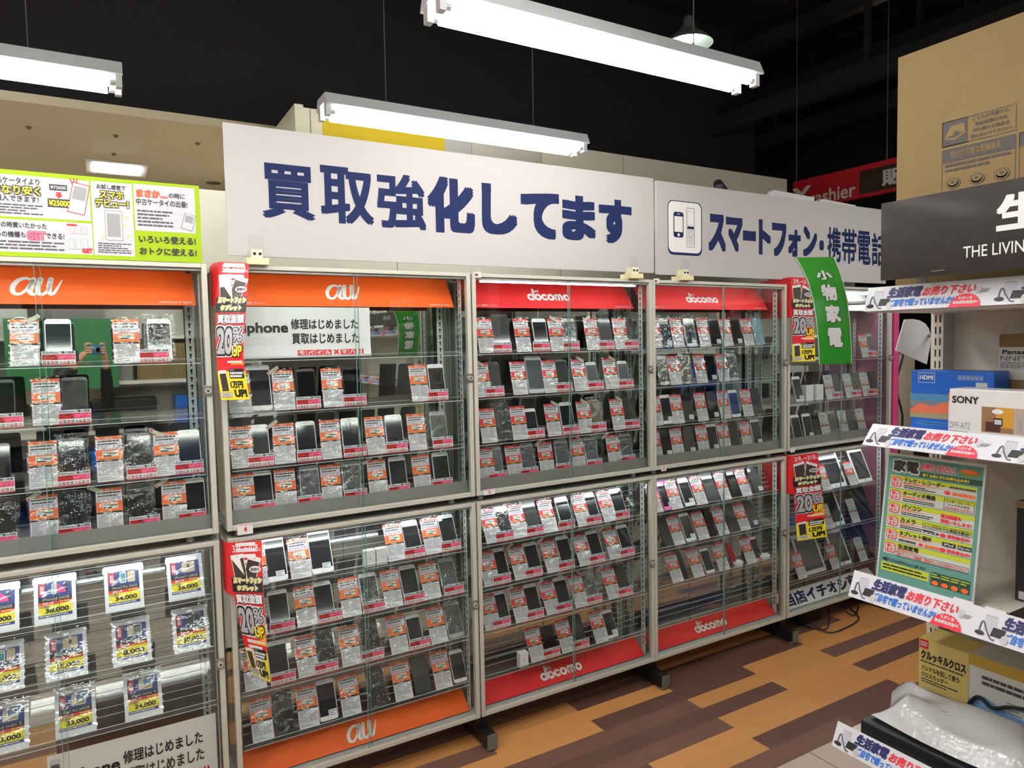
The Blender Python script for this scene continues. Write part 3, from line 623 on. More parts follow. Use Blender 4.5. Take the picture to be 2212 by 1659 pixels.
PH = {'w':('white',(236,236,236),(228,230,232),(38,40,44)),'b':('black',(22,22,24),(40,40,44),(12,13,15)),'g':('dark grey',(58,60,62),(74,76,78),(66,68,68)),'s':('silver',(196,198,200),(206,208,210),(92,96,98)),
      'p':('pink',(240,110,190),(240,110,190),(40,40,46)),'n':('green-edged black',(30,30,32),(120,190,70),(34,34,38)),'t':('teal',(120,160,172),(170,186,190),(124,164,178)),'o':('gold',(176,168,150),(190,180,160),(120,114,102)),'u':('white blue-screened',(230,232,234),(220,224,228),(36,64,104)),'q':('small red',(180,24,44),(170,24,40),(150,20,36)),'k':('slim black',(20,20,22),(34,34,38),(14,14,16))}
SZ = {'':(.068,.139),'L':(.079,.158),'S':(.059,.123)}
def phone_proto(code, size):
    nm, bez, side, scr = PH[code]; W, H = SZ[size]
    if code in 'kq': W *= .6
    T = .0075; r = .0095; o = None
    bm = M('phone_front_'+code, bez, .25, coat=.4); sm = M('phone_side_'+code, side, .3, .5); cm = M('phone_screen_'+code, scr, .06, spec=.7)
    pts = [(cx+r*math.cos(a), cy+r*math.sin(a)) for cx, cy, a0 in ((W/2-r,H-r,0),(-W/2+r,H-r,90),(-W/2+r,r,180),(W/2-r,r,270)) for a in [math.radians(a0+t) for t in (0,22,45,68,90)]]
    n = len(pts); sc = lambda k, y: [((x)*k[0], y, (z-H/2)*k[1]+H/2) for x, z in pts]; k1 = ((W-.002)/W, (H-.002)/H)
    m = MB(); V = sc(k1,-T)+sc((1,1),-T+.0018)+sc((1,1),-.0018)+sc(k1,0)
    m.add(V, [(j*n+(i+1) % n, j*n+i, (j+1)*n+i, (j+1)*n+(i+1) % n) for j in range(3) for i in range(n)], sm, True); m.add(V[:n], [tuple(range(n))[::-1]], bm); m.add(V[3*n:], [tuple(range(n))], sm)
    if m.f[-2]: pass
    me = m.build('smartphone'); m = MB(); apple = code in 'wsup'
    y0, y1 = (.115*H, .885*H) if apple else (.06*H, .93*H)
    m.fn = lambda u, v, w: (u, -T-w, v); m.rect(-W*.455,y0,W*.455,y1,cm,1,.0015); m.build('screen', me)
    m = MB(); m.fn = lambda u, v, w: (u, -T-w, v)
    if apple: m.ell(0,H*.058,W*.085,W*.085,M('home_ring',(150,152,156),.3,.6),1,16); m.ell(0,H*.058,W*.072,W*.072,bm,2,16); m.build('home_button', me); m = MB(); m.fn = lambda u, v, w: (u, -T-w, v)
    m.rect(-W*.09,H*.942,W*.09,H*.95,M('earpiece_grey',(70,72,74),.5),1,.0005); m.ell(-W*.2,H*.946,.0012,.0012,M('earpiece_grey'),1,8); m.build('earpiece', me)
    return me
def extra_sticker(o, W):
    m = MB(); m.fn = lambda u, v, w: (u, -.0079-w, v); m.rect(.0,.012,.029,.034,PAPER,1); m.lines(.002,.014,.026,.032,3,DGREY,2,.4,.1,3); m.build('price_sticker', o)
def extra_film(o, W, H, seed):
    s = MB(); r = random.Random(seed); ph = [r.uniform(0,6) for _ in range(6)]
    def f(u, v):
        e = min(u, 1-u, v, 1-v)*5
        return ((u-.5)*(W+.02)+.002*math.sin(v*9+ph[0]), -.0082-.0016*min(1,e)*(1.1+math.sin(u*8+ph[1]+3*v)*math.sin(v*7+ph[2])), -.001+v*(H+.016))
    s.sheet(f, 10, 16, FILM); s.build('plastic_bag', o)
ORD = ['first','second','third','fourth','fifth','sixth','seventh','eighth']
SHELF = ['top shelf','second shelf','third shelf','bottom shelf']
CN = {'1u':'upper case below the lime board','1l':'price-board case','2u':'orange case with the repair poster','2l':'lower orange case with red pennant','3u':'first upper red case','3l':'first lower red case','4u':'second upper red case','4l':'second lower red case','5u':'case behind the green pennant','5l':'tablet case'}
PROTO = {}
def get(key, make):
    if key not in PROTO: PROTO[key] = make(); return PROTO[key], True
    return PROTO[key], False
def spawn(key, make):
    o, fresh = get(key, make)
    return o if fresh else copy_tree(o)
def locate(l, r, z, ym, zm):
    """x of a thing standing on a shelf, from where its middle is seen"""
    X = at((l+r)/2, 1000, Y=ym).x
    for _ in range(4): X = at((l+r)/2, pj((X, ym, z+zm))[1], Y=ym).x
    return X
def clampx(ck, X, h):
    c = CX[int(ck[0])-1]; return max(c+.027+h, min(c+CW-.027-h, X))
def row(ck, k, z, spec, low, cardcol):
    lean = math.radians(27 if low else 14); n = {'c':0,'p':0,'r':0,'t':0}; zone = f'{SHELF[k]}, {CN[ck]}'; lastcard = None
    for tok in spec.split():
        code, a, b, fl = re.match(r'(\D)(-?\d+)(?:-(-?\d+))?(.*)', tok).groups() if tok[1] != '-' else re.match(r'(.)(-\d+)(?:-(-?\d+))?(.*)', tok).groups()
        a = float(a); b = float(b) if b else a
        rz = random.uniform(-.03,.03)
        if code == 'c':
            col = 'g' if 'G' in fl else cardcol; o = spawn('card'+col, lambda: card_proto(col)); X = locate(a, b, z, .055+.07*math.sin(lean), .068)
            X = clampx(ck, X, .0375); o.location = (X, .0452, z+.0012); o.rotation_euler = (-lean, 0, rz); n['c'] += 1; lastcard = X
            tag(o, f'price card, {ORD[n["c"]-1]} along the {zone}', 'price card', f'cards on the {zone}')
        elif code == 'r':
            o = spawn('promo', promo_proto); X = locate(a, b, z, .032, .02); X = clampx(ck, X, .0435); o.location = (X, .0412, z+.0005); o.rotation_euler = (-.1, 0, 0); n['r'] += 1
            tag(o, f'small red discount card, {ORD[n["r"]-1]} along the {zone}', 'discount card', f'discount cards on the {zone}')
        elif code == 't':
            o = spawn('ribbon', ribbon_proto); hz = .128 if low else .136
            X = locate(a, b, z, .05+math.tan(lean)*hz, hz); o.location = (X, .040+math.tan(lean)*hz, z+hz); o.rotation_euler = (-lean, -.6 if 'd' not in fl else .5, 0); n['t'] += 1
            tag(o, f'little tilted ribbon tag, {ORD[n["t"]-1]} along the {zone}', 'tag', f'ribbon tags on the {zone}')
        else:
            size = 'L' if 'L' in fl else 'S' if 'S' in fl else ''; W, H = SZ[size]
            o = spawn('phone'+code+size, lambda: phone_proto(code, size)); X = locate(a, b, z, .058+.07*math.sin(lean), H/2*math.cos(lean))
            X = clampx(ck, X, W/2); o.location = (X, .0572, z+.002); o.rotation_euler = (-lean, 0, rz); n['p'] += 1
            if 'k' in fl: extra_sticker(o, W)
            if 'x' in fl: extra_film(o, W, H, X)
            nm = PH[code][0]; nm = nm+' ' if not nm.endswith('-') else nm
            tag(o, f'{nm}phone{" in film" if "x" in fl else ""}, {ORD[n["p"]-1]} along the {zone}', 'smartphone', f'phones on the {zone}')
DATA = {
 '1u': ('o', ['t70 c24-84 w96-158 r90-163 c245-301 w314-375x r302-367', 'b-30-36 r-25-47 c71-130 g134-190 r126-197', 'b-38-25 r-50-34 c63-124 b125-187x r124-195 c209-265 b272-332x r275-340 t338d c332-385 w385-433 r380-440', 'b-30-38x r-40-36 t74 c66-127 b134-187x r127-195 t205d c209-265 b277-327x r281-346 t348 c351-401 w403-451 r401-458']),
 '2u': ('o', ['', 'c490-532 w530-587L t588 c586-636 b635-688 r642-696 c691-740 b741-780 r743-795 c880-926 w921-963 r926-972', 'c492-532 w534-583 r537-594 t586 c587-637 w638-684 r643-698 c684-741 w736-779 r744-796 c783-834 w828-873 r836-884 c874-922 s926-967x r937-982',
   'c497-539 w544-589 r541-600 c593-639 s647-690 r646-699 c690-738 s739-779x r746-796 t790 c791-836 w838-880 r841-890 c887-930 w930-973 r937-981']),
 '2l': ('o', ['c530-571 w563-620Lk c612-677 w662-720Lk c825-875 w867-910 r876-922 c905-954 w943-989 r955-1000', 't552d c534-564 w578-625 r585-639 c631-685 w676-722 r689-742 c724-783 w772-821x r785-836 c815-872 w860-907 r876-921 c898-954 s941-992 r963-1005',
   't560d c522-573 w576-625 r586-642 c634-686 b678-725x r681-733 c725-781 b774-825x r783-833 c829-884 w871-916S r887-933 c913-968 s955-1001x', 'c535-592 b586-635x c635-689 w681-728k c725-781 n787-835x c839-891 g882-932 c926-975 w966-1008S']),
 '3u': ('r', ['c1027-1064 g1061-1100L r1068-1109 c1105-1146 w1145-1186 r1154-1193 t1192d c1182-1216 s1205-1248 r1220-1256 t1263 c1255-1296 g1287-1325 r1297-1331 c1323-1350 b1338-1373x r1351-1385', 't1032d c1026-1049 g1043-1084 r1052-1093 c1096-1140 s1129-1178L c1166-1204 g1192-1231 r1205-1241 t1250d c1228-1269 s1257-1296S r1274-1308 t1318d c1296-1335 s1327-1361S r1340-1373',
   'c1032-1071 g1062-1105Lx c1095-1141 w1125-1165S r1138-1185 t1195d c1169-1214 w1205-1241 r1220-1255 t1258d c1235-1284 o1267-1300x r1281-1313 t1333d c1311-1351 g1343-1374 r1354-1385', 'c1037-1059 s1048-1088 r1059-1099 c1088-1127 s1121-1157 r1128-1167 t1160 c1157-1196 s1195-1231 r1205-1241 t1247d c1225-1266 s1257-1293 r1271-1306 t1304 c1306-1339 s1333-1367 r1346-1376']),
 '3l': ('r', ['c1040-1074 w1066-1105x r1074-1113 c1098-1134 g1123-1162L r1141-1178 c1157-1202 w1196-1238 r1210-1246 c1234-1270 w1257-1293 r1270-1303 c1285-1329 w1315-1351 r1332-1365', 'c1041-1065 w1059-1099 r1067-1108 t1097 c1099-1137 w1130-1168 r1137-1175 t1163 c1166-1207 w1200-1236 r1209-1246 c1235-1275 w1264-1302 r1277-1311 t1294 c1300-1339 w1329-1367 r1343-1375',
   'c1043-1067 w1059-1100 r1067-1107 t1097 c1099-1140 w1130-1167 r1142-1178 t1163 c1166-1204 w1194-1231 r1205-1240 t1250d c1227-1266 s1255-1290 r1270-1305 t1292 c1298-1335 g1323-1357 r1339-1371', 'c1130-1174 b1169-1200S r1176-1215 c1196-1239 g1228-1262 r1242-1277 c1270-1309 w1295-1333Sk']),
 '4u': ('r', ['c1391-1422 b1418-1453xk c1438-1481 w1467-1510xk c1496-1537 b1524-1560k c1547-1583 b1571-1604k c1593-1629 t1612 t1640x'.replace(' t1612 t1640x',' t1612d')+' t1640d'.replace(' t1640d','')+' ', 's1418-1446x c1433-1474 o1458-1501x c1490-1529 b1514-1550k c1538-1577 s1563-1595x', 'c1391-1433 w1420-1455k c1442-1476 b1462-1503k c1491-1532 b1519-1555k c1541-1580 u1566-1601 c1590-1629 g1614-1648', 'c1380-1399 b1420-1451k c1441-1477 g1467-1505k c1495-1533 w1518-1555k c1542-1580 b1565-1600x c1591-1625 w1615-1647k']),
 '4l': ('r', ['c1383-1403 p1422-1448k c1429-1474 w1458-1502k c1483-1527 g1508-1555L c1537-1577 b1566-1602 c1580-1624 g1612-1646k', 'g1424-1448 c1437-1476 w1466-1499k c1491-1527 k1516-1546 c1534-1571 g1560-1592 c1581-1616 g1602-1635k', 'c1434-1472 k1460-1477 c1481-1516 w1506-1541S c1535-1571 q1569-1585S c1596-1628', '']),
 '5u': ('r', ['w1752-1770 c1848-1878 s1865-1889 r1879-1899', 'w1708-1734k c1770-1805G g1794-1815 r1803-1826 c1815-1843G g1835-1858 r1844-1864 c1851-1880G g1872-1893 r1880-1901', 'w1707-1729 w1729-1756k b1750-1777 c1761-1794G s1780-1812x c1803-1832G g1817-1855 c1842-1870G']),
}
DATA['4u'][1][0] = 'c1391-1422 b1418-1453xk c1438-1481 w1467-1510xk c1496-1537 b1524-1560k c1547-1583 b1571-1604k c1593-1629 t1620-1650x'.replace('t1620-1650x', 'T1620-1650x')
PH['T'] = PH['t']
for ck, (col, rows) in DATA.items():
    low = ck[1] == 'l'; zs = [1.472, 1.252, 1.046] if ck == '5u' else ROWZ_L if low else ROWZ_U
    for k, sp in enumerate(rows):
        if sp.strip(): row(ck, k, zs[k], sp, low, col)
# ---- blue price boards in the first lower case
SUBS = {'38,000':'47,800','34,000':'42,800','26,000':'33,800','15,000':'19,000','8,000':'10,800','39,000':'49,000','23,000':'29,000','24,000':'30,000'}
def price_board(model, price, x, z, art, lab):
    sub = SUBS.get(price, '20,000')
    W, H = .106, .142; lean = math.radians(27); m = MB(); a = lambda f: -W/2+W*f; v = lambda f: H*f
    m.box((-W/2,-.0015,0), (W/2,.0015,H), M('board_card_white',(238,238,242),.5)); L0 = 5  # plain white card around the blue print
    m.rect(a(.1),v(.14),a(.9),v(.86),DKBLUE,L0); m.rect(a(.1),v(.46),a(.9),v(.56),BLACK,L0+1); m.text(model, a(.2),v(.485),a(.84),v(.54),LGREY,L0+2,0.)
    m.rect(a(.1),v(.395),a(.9),v(.46),RED,L0+1); m.text('買取上限', a(.2),v(.405),a(.45),v(.45),PAPER,L0+2,.02); m.text(sub, a(.6),v(.41),a(.84),v(.448),YELLOW,L0+2,.02)
    m.rect(a(.1),v(.2),a(.9),v(.395),YELLOW,L0+1); m.text('中古買取', a(.12),v(.34),a(.36),v(.385),DKBLUE,L0+2,.02); m.text(price, a(.26),v(.215),a(.82),v(.325),BLACK,L0+2,.035); m.text('円', a(.84),v(.215),a(.89),v(.25),BLACK,L0+2,0.)
    m.lines(a(.12),v(.15),a(.88),v(.195),1,LGREY,L0+1,.6,.03,5)
    m.rect(a(.12),v(.6),a(.26),v(.84),RED,L0+1); m.text('au', a(.15),v(.63),a(.235),v(.80),PAPER,L0+2,.02)
    def ph(x0, x1, body, scr, back=False):
        m.rect(a(x0),v(.6),a(x1),v(.84),body,L0+1,.004); m.rect(a(x0+.02),v(.625),a(x1-.02),v(.815),scr,L0+2,.001)
        if back: m.ell(a((x0+x1)/2),v(.74),.004,.006,DGREY,L0+3)
    if art == 'pair': ph(.4,.57,PAPER,M('art_teal',(70,150,150),.4)); ph(.6,.8,M('art_gold',(206,186,160),.4),M('art_gold',(206,186,160),.4))
    elif art == 'pink': ph(.42,.54,PAPER,LGREY); m.poly([(a(.55),v(.62)),(a(.78),v(.62)),(a(.72),v(.72)),(a(.55),v(.82))],M('art_pink',(224,60,130),.4),L0+2); ph(.74,.8,BLACK,BLACK)
    elif art == 'gold': ph(.42,.78,M('art_gold',(206,186,160),.4),M('art_gold',(206,186,160),.4),True)
    elif art == 'grid': ph(.4,.58,M('art_cream',(214,206,180),.4),M('art_cream',(214,206,180),.4)); ph(.56,.78,PAPER,BLACK); [m.rect(a(.585+.045*i),v(.64+.04*j),a(.615+.045*i),v(.665+.04*j),LGREY,L0+3) for i in range(4) for j in range(4)]
    elif art == 'dark': ph(.38,.58,DGREY,DGREY); ph(.6,.8,GREY,DGREY)
    else: ph(.4,.5,M('art_cream',(214,206,180),.4),M('art_cream',(214,206,180),.4)); ph(.5,.76,PAPER,M('art_sea',(96,140,170),.4)); m.rect(a(.52),v(.63),a(.74),v(.68),M('art_sand',(190,160,90),.4),L0+3)
    o = m.build('price_board', loc=(x,.047,z+.0015), rot=(-lean,0,0)); tag(o, lab, 'price board', 'blue price boards')
    k = MB(); k.box((-W/2-.003,-.004,0), (W/2+.003,-.0032,H+.006), SLEEVE); k.build('clear_holder', o)
for k, bs in enumerate(((('iPhone8 256GB','48,000',-40,27,'pink'),('iPhone8 64GB','38,000',75,164,'pink'),('iPhone7 Plus 256GB','34,000',223,313,'pair'),('iPhone7 128GB','26,000',356,445,'gold')),
                        (('iPhone7 Plus 128GB','30,000',-36,45,'pair'),('iPhone6S 64GB','15,000',101,187,'gold'),('iPhone6 64GB','8,000',241,328,'grid'),('SOV36 Xperia XZ1','39,000',370,454,'dark')),
                        (('iPad mini 2','13,000',-27,57,'tab'),('iPad Air 64GB','23,000',120,207,'tab'),('iPad mini 4','24,000',268,350,'tab')))):
    for model, price, l, r, art in bs:
        z = ROWZ_L[k]; price_board(model, price, locate(l, r, z, .08, .064), z, art, f'blue price board showing {price} in black on yellow')
# ---- the repair posters
def repair_poster(x0, x1, z0, z1, Yf, lab, curl=0.):
    W, H = x1-x0, z1-z0
    def fn(u, v, w):
        k = max(0, (u/W-.86)/.14); y = Yf-.006*k*k*curl-.006*max(0,1-v/H/.35)**2*curl
        return (x0+u, y-w, z0+v)
    m = MB(fn)
    for i in range(24): m.P2([(W*i/24+W/24*p, H*q/8) for q in range(9) for p in (0,1)], [(2*q,2*q+1,2*q+3,2*q+2) for q in range(8)], PAPER, 0)
    a = lambda f: W*f; v = lambda f: H*f
    m.rect(a(.012),v(.06),a(.07),v(.93),LGREY,3,.008); m.rect(a(.018),v(.12),a(.064),v(.85),DGREY,4,.002)
    for i in range(3):
        for j in range(4): m.rect(a(.021+.015*i),v(.16+.11*j),a(.031+.015*i),v(.215+.11*j),[BLUE,RED,LGREY,ORANGE][(i+j) % 4],5,.001)
    m.text('iphone', a(.10),v(.44),a(.40),v(.70),BLACK,3,.03); m.text('修理はじめました', a(.42),v(.56),a(.91),v(.77),BLACK,3,.02); m.text('買取はじめました', a(.425),v(.27),a(.915),v(.48),BLACK,3,.02)
    x = .46
    for ch in 'モバイル×マハ‼':
        w = .062
        if ch in '×‼': m.text(ch, a(x+.012),v(.05),a(x+w-.01),v(.15),RED,3,.03)
        else: m.rect(a(x),v(.04),a(x+w-.004),v(.15),RED,3); m.text(ch, a(x+.010),v(.058),a(x+w-.014),v(.135),PAPER,4,.04)
        x += w
    tag(m.build('repair_poster', loc=(x0,Yf,z0), world=True), lab, 'poster')
repair_poster(.035, .512, 1.566, 1.738, .045, 'white 修理はじめました poster on the top shelf of the second case', 1.)
repair_poster(-.52, -.055, .205, .405, .05, 'white 修理はじめました poster at the foot of the price-board case', 0.)
# ---- white phone boxes and other things among the phones
def phone_box(x, z, lab, y=.10, rz=0., s=1.):
    m = MB().box((-.034*s,0,0), (.034*s,.045*s,.10*s), M('box_white',(238,238,240),.4)); m.ell(0,0,0,0,WHITE) if 0 else None
    m.fn = lambda u, v, w: (u, -w, v); m.rect(-.006*s,.045*s,.006*s,.058*s,LGREY,1,.003*s); m.rect(-.0345*s,.07*s,.0345*s,.0705*s,LGREY,1)
    tag(m.build('phone_box', loc=(x,y,z+.001), rot=(0,0,rz)), lab, 'box', 'white phone boxes')
for px, z, lab in ((796,.800,'white phone box, first of two on the top shelf of the lower orange case'), (822,.800,'white phone box, second of two on the top shelf of the lower orange case')): phone_box(locate(px,px,z,.05,.03), z, lab, .033, 0, .6)
for px, lab in ((1746,'white phone box beside white phone, case behind green pennant'), (1768,'white phone box beside green price card, case behind green pennant')): phone_box(locate(px,px,1.252,.08,.04), 1.252, lab, .07, 0, .85)
phone_box(locate(1128,1128,.262,.05,.03), .262, 'white phone box beside the first card, bottom shelf of first lower red case', .033, 0, .6)
for px, lab in ((1592,'white phone cradle beside the small red phone'), (1650,'white phone cradle beside the pink flip phone')):
    m = MB(); m.lathe([(0,.0),(.021,0),(.027,.03),(.026,.034),(.02,.02),(0,.018)], (0,0,0), M('cradle_white',(226,228,228),.35), 20); m.box((-.012,-.004,.02), (.012,.004,.04), M('cradle_white'))
    tag(m.build('phone_cradle', loc=(locate(px,px,.446,.05,.02),.0445,.4465)), lab, 'cradle', 'phone cradles')
fx = locate(1632,1632,.446,.07,.06); o = phone_proto('p','S'); o.name = 'flip_phone'; o.location = (fx+.012,.0585,.448); o.rotation_euler = (-.45,0,.06)
o.data = o.data.copy(); o.data.materials[0] = M('flip_pink',(240,176,188),.35); o.data.materials[1] = M('flip_pink'); o.children[0].scale = (.45,1,.22); o.children[0].location = (0,0,.065); tag(o, 'pale pink flip phone beside white cradle', 'mobile phone')
m = MB(); rr = random.Random(5)
def wrapf(u, v): return ((u-.5)*.22, (v-.5)*.035, .012+.014*math.sin(u*9+v*3)*math.sin(v*11+1)*(1-abs(u-.5)*2)+.012*(1-abs(2*u-1)))
m.sheet(wrapf, 14, 8, FILM); tag(m.build('plastic_wrap', loc=(locate(1525,1525,.262,.06,.02),.054,.2635)), 'crumpled clear plastic wrap on the empty bottom shelf', 'wrapping')
# ---- tablets
def tablet(l, r, z, wd, H, bez, lab, scr=(38,38,42)):
    lean = math.radians(24); X = locate(l, r, z, .06+.5*H*math.sin(lean), H/2*math.cos(lean)); X = clampx('5l', X, wd/2)
    m = MB().box((-wd/2,-.004,0), (wd/2,.004,H), M('tablet_'+bez[0], bez[1], .25, coat=.3)); o = m.build('tablet', loc=(X,.062,z+.002), rot=(-lean,0,0), bevel=.002)
    s = MB(lambda u, v, w: (u, -.0042-w, v)); s.rect(-wd*.42,H*.1,wd*.42,H*.9,M('tablet_screen_%d' % scr[0],scr,.05,spec=.7),1); s.build('screen', o)
    if bez[0] == 'white': s = MB(lambda u, v, w: (u, -.0042-w, v)); s.ell(0,H*.05,.006,.006,M('home_ring'),1,16); s.build('home_button', o)
    tag(o, lab, 'tablet', 'tablets in the tablet case')
WB = ('white',(238,238,238)); BB = ('black',(24,24,26))
tablet(1752,1831,.75,.19,.235,WB,'large white tablet on the top shelf under the case light'); tablet(1829,1884,.75,.135,.2,WB,'smaller white tablet at the end of the top shelf, tablet case')
tablet(1752,1831,.53,.165,.217,WB,'white tablet on the middle shelf with a pale green card'); tablet(1823,1887,.53,.155,.217,BB,'large black tablet on the middle shelf, tablet case')
tablet(1709,1783,.292,.2,.225,('grey',(200,200,200)),'large grey-framed dark tablet on the lowest shelf of the tablet case',(74,72,72)); tablet(1781,1840,.292,.14,.205,WB,'white tablet standing upright on the lowest shelf',(84,78,66)); tablet(1838,1882,.292,.12,.2,BB,'black tablet at the end of the lowest shelf')
for l, r, z, c, lab in ((1766,1794,.75,'r','red price card before the large white tablet'), (1823,1852,.75,'r','red price card before the smaller white tablet'), (1773,1801,.53,'g','pale green price card before the white tablet, middle shelf'), (1827,1859,.53,'g','pale green price card before the black tablet, middle shelf'), (1716,1738,.292,'r','red price card before the grey-framed tablet'), (1787,1812,.292,'r','red price card before the lowest white tablet'), (1845,1874,.292,'g','pale green price card at the end of the lowest tablet shelf')):
    o = spawn('card'+c, lambda: card_proto(c)); o.location = (clampx('5l', locate(l, r, z, .07, .066), .0375), .0452, z+.001); o.rotation_euler = (-.40,0,0); tag(o, lab, 'price card', 'price cards in the tablet case')

# ================================================================== red sale pennants
PH_DARK = M('pennant_screen',(62,52,42),.3)
def pennant(X, zt, path, lab, wing, wh, H=.475, W=.088, wx=0.):
    """path(v) -> (shift in x, shift in y, twist in degrees) for height share v (0 top .. 1 bottom)"""
    def fn(u, v, w):
        f = 1-v/H; dx, dy, tw = path(f); c, s_ = math.cos(tw), math.sin(tw)
        return (X+dx+u*c+w*s_*1., -.012+dy+u*s_-w*c, zt-H+v)
    m = MB(fn); e = empty('sale_pennant', (X,-.012,zt-H)); tag(e, lab, 'pennant', 'red sale pennants')
    N = 24
    for i in range(N):
        f0, f1 = i/N, (i+1)/N; col = RED if f1 > .245 else YELLOW
        y0, y1 = H*f0, H*f1; m.P2([(0,y0),(W,y0),(W,y1),(0,y1)], [(0,1,2,3)], col, 0); m.add([fn(u, v, -.0007) for u, v in ((0,y0),(W,y0),(W,y1),(0,y1))], [(3,2,1,0)], PAPER)
    a = lambda f: W*f; v = lambda f: H*(1-f)
    T = lambda t, x0, f1, x1, f0, c, l, b, **k: m.text(t, a(x0), v(f0), a(x1), v(f1), c, l, b, **k)
    T('3/9',.10,.022,.34,.075,PAPER,3,.012); T('㊎',.35,.05,.43,.075,PAPER,3,0.); T('~',.46,.04,.56,.058,PAPER,3,.03); T('3/18',.58,.022,.88,.075,PAPER,3,.012); T('㊐',.89,.05,.97,.075,PAPER,3,0.)
    def mini(cx, f, wd, hf, ang, l):
        c, s_ = math.cos(ang), math.sin(ang); R = lambda x0, y0, x1, y1, mt, q: m.poly([(a(cx)+p*wd*W*c-q_*hf*H*s_, v(f)+p*wd*W*s_+q_*hf*H*c) for p, q_ in ((x0,y0),(x1,y0),(x1,y1),(x0,y1))], mt, q)
        R(-.5,-.5,.5,.5,WHITE,l); R(-.45,-.5,.45,.34,PH_DARK,l+1); R(-.1,.41,.1,.43,GREY,l+1)
    mini(.27,.185,.40,.19,.12,3); mini(.66,.205,.42,.2,-.3,5)
    m.rect(a(0),v(.365),a(1),v(.255),BLACK,7); m.ell(a(.78),v(.2),W*.19,H*.024,PAPER,8); T('期間中',.64,.188,.92,.213,BLACK,9,.02)
    T('スマートフォン',.06,.258,.97,.298,PAPER,8,.15); T('スマートフォン',.06,.258,.97,.298,YELLOW,10,.03); T('タブレット',.16,.315,.84,.352,PAPER,8,.15); T('タブレット',.16,.315,.84,.352,YELLOW,10,.03)
    T('買取金額',.05,.378,.97,.45,BLACK,3,.08); T('買取金額',.06,.38,.96,.448,PAPER,5,.04)
    m.poly([(a(1),v(.745)),(a(.5),v(.745)),(a(1),v(.58))],M('pennant_amber',(244,160,40),.5),2)
    T('20',.05,.475,.62,.675,PAPER,4,.11); T('20',.05,.475,.62,.675,BLACK,6,.08); T('20',.06,.48,.61,.67,M('pennant_silver',(176,176,180),.3),8,.035); T('%',.60,.475,.97,.585,PAPER,4,.1); T('%',.60,.475,.97,.585,BLACK,6,.06); T('%',.61,.478,.96,.582,M('pennant_silver'),8,.02); T('UP',.60,.605,.97,.69,BLACK,6,.08); T('UP',.61,.608,.96,.687,YELLOW,8,.035)
    m.lines(a(.4),v(.735),a(.95),v(.715),1,PAPER,3,.7,.04,3)
    mini(.2,.86,.26,.15,.06,3); m.rect(a(.42),v(.845),a(.95),v(.775),BLACK,3,.004); T('期間中',.46,.78,.62,.79,PAPER,5,0.); m.lines(a(.45),v(.84),a(.92),v(.795),2,PAPER,5,.7,.04,4)
    T('1万円',.42,.865,.86,.915,BLACK,4,.05); T('UP!',.52,.925,.95,.98,BLACK,4,.05); T('買取金額',.03,.945,.42,.982,BLACK,3,.08); T('買取金額',.03,.945,.42,.982,PAPER,5,.02)
    m.build('pennant_sheet', e, loc=(X,-.012,zt-H), world=True)
    q = MB(); x0, y0, _ = path(0); n = 8
    P = [fn(0,H,0), fn(0,H-wh,0)]; V = []
    for k in range(n+1):
        t = k/n; yy = .1*t*wing; V += [(P[0][0]*(1-min(1,t*3))+wx*min(1,t*3), P[0][1]+yy, P[0][2]-.008*t), (P[1][0]*(1-min(1,t*3))+wx*min(1,t*3), P[1][1]+yy, P[1][2])]
    F = [(2*k, 2*k+2, 2*k+3, 2*k+1) for k in range(n)]; q.add(V, F, RED, True); q.build('mounting_wing', e, loc=(X,-.012,zt-H), world=True)
pennant(.006, 1.874, lambda f: (.002-.022*math.sin(f*2.4), -.012-.02*f*f, .06-.85*min(1,f*1.5)+.25*f*f), 'red sale pennant on the corner between the two orange upper cases', 1., .135, .432, .09, -.008)
pennant(-.006, .985, lambda f: (.004+.05*f*f, -.02-.03*f, -.35-.85*f), 'twisted red sale pennant on the corner of the lower orange case', 1., .17, .43, .1, -.012)
pennant(2.712, 1.905, lambda f: (.004*f, -.006-.01*f, .06*(1-f)), 'red sale pennant beside the green pennant, upper cases', 1.9, .205, .43, .18, 2.713)
pennant(2.712, .992, lambda f: (.012*f, -.012-.03*f, -.05-.1*f), 'red sale pennant at the corner of the tablet case', 1.9, .2, .44, .2, 2.713)

# ================================================================== pink pegboard stand beyond the last case
PINKM = M('pink_steel',(206,70,130),.4,.1); PEG = M('pink_pegboard',(200,60,130),.5)
nt = PEG.node_tree; bs = nt.nodes['Principled BSDF']; tc = nt.nodes.new('ShaderNodeTexCoord'); mp = nt.nodes.new('ShaderNodeMapping'); mp.inputs['Scale'].default_value = (1,74,74)
vo = nt.nodes.new('ShaderNodeTexVoronoi'); vo.inputs['Randomness'].default_value = 0; cr = nt.nodes.new('ShaderNodeValToRGB'); cr.color_ramp.interpolation = 'CONSTANT'
cr.color_ramp.elements[0].color = lin((240,206,220))+(1,); cr.color_ramp.elements[1].position = .36; cr.color_ramp.elements[1].color = lin((196,52,124))+(1,)
nt.links.new(tc.outputs['Object'], mp.inputs[0]); nt.links.new(mp.outputs[0], vo.inputs['Vector']); nt.links.new(vo.outputs['Distance'], cr.inputs[0]); nt.links.new(cr.outputs[0], bs.inputs['Base Color'])
e = empty('pegboard_stand', (3.66,0,0)); tag(e, 'tall pink perforated stand beside the last display case', 'pegboard stand')
MB().box((3.634,.03,.05), (3.646,.55,1.86), PEG).build('pegboard_panel', e, loc=(3.66,0,0), world=True)
MB().box((3.63,-.01,0), (3.672,.03,1.88), PINKM).build('post', e, loc=(3.66,0,0), world=True, bevel=.003)
MB().box((3.62,-.1,0), (3.69,.6,.03), PINKM).build('base', e, loc=(3.66,0,0), world=True)
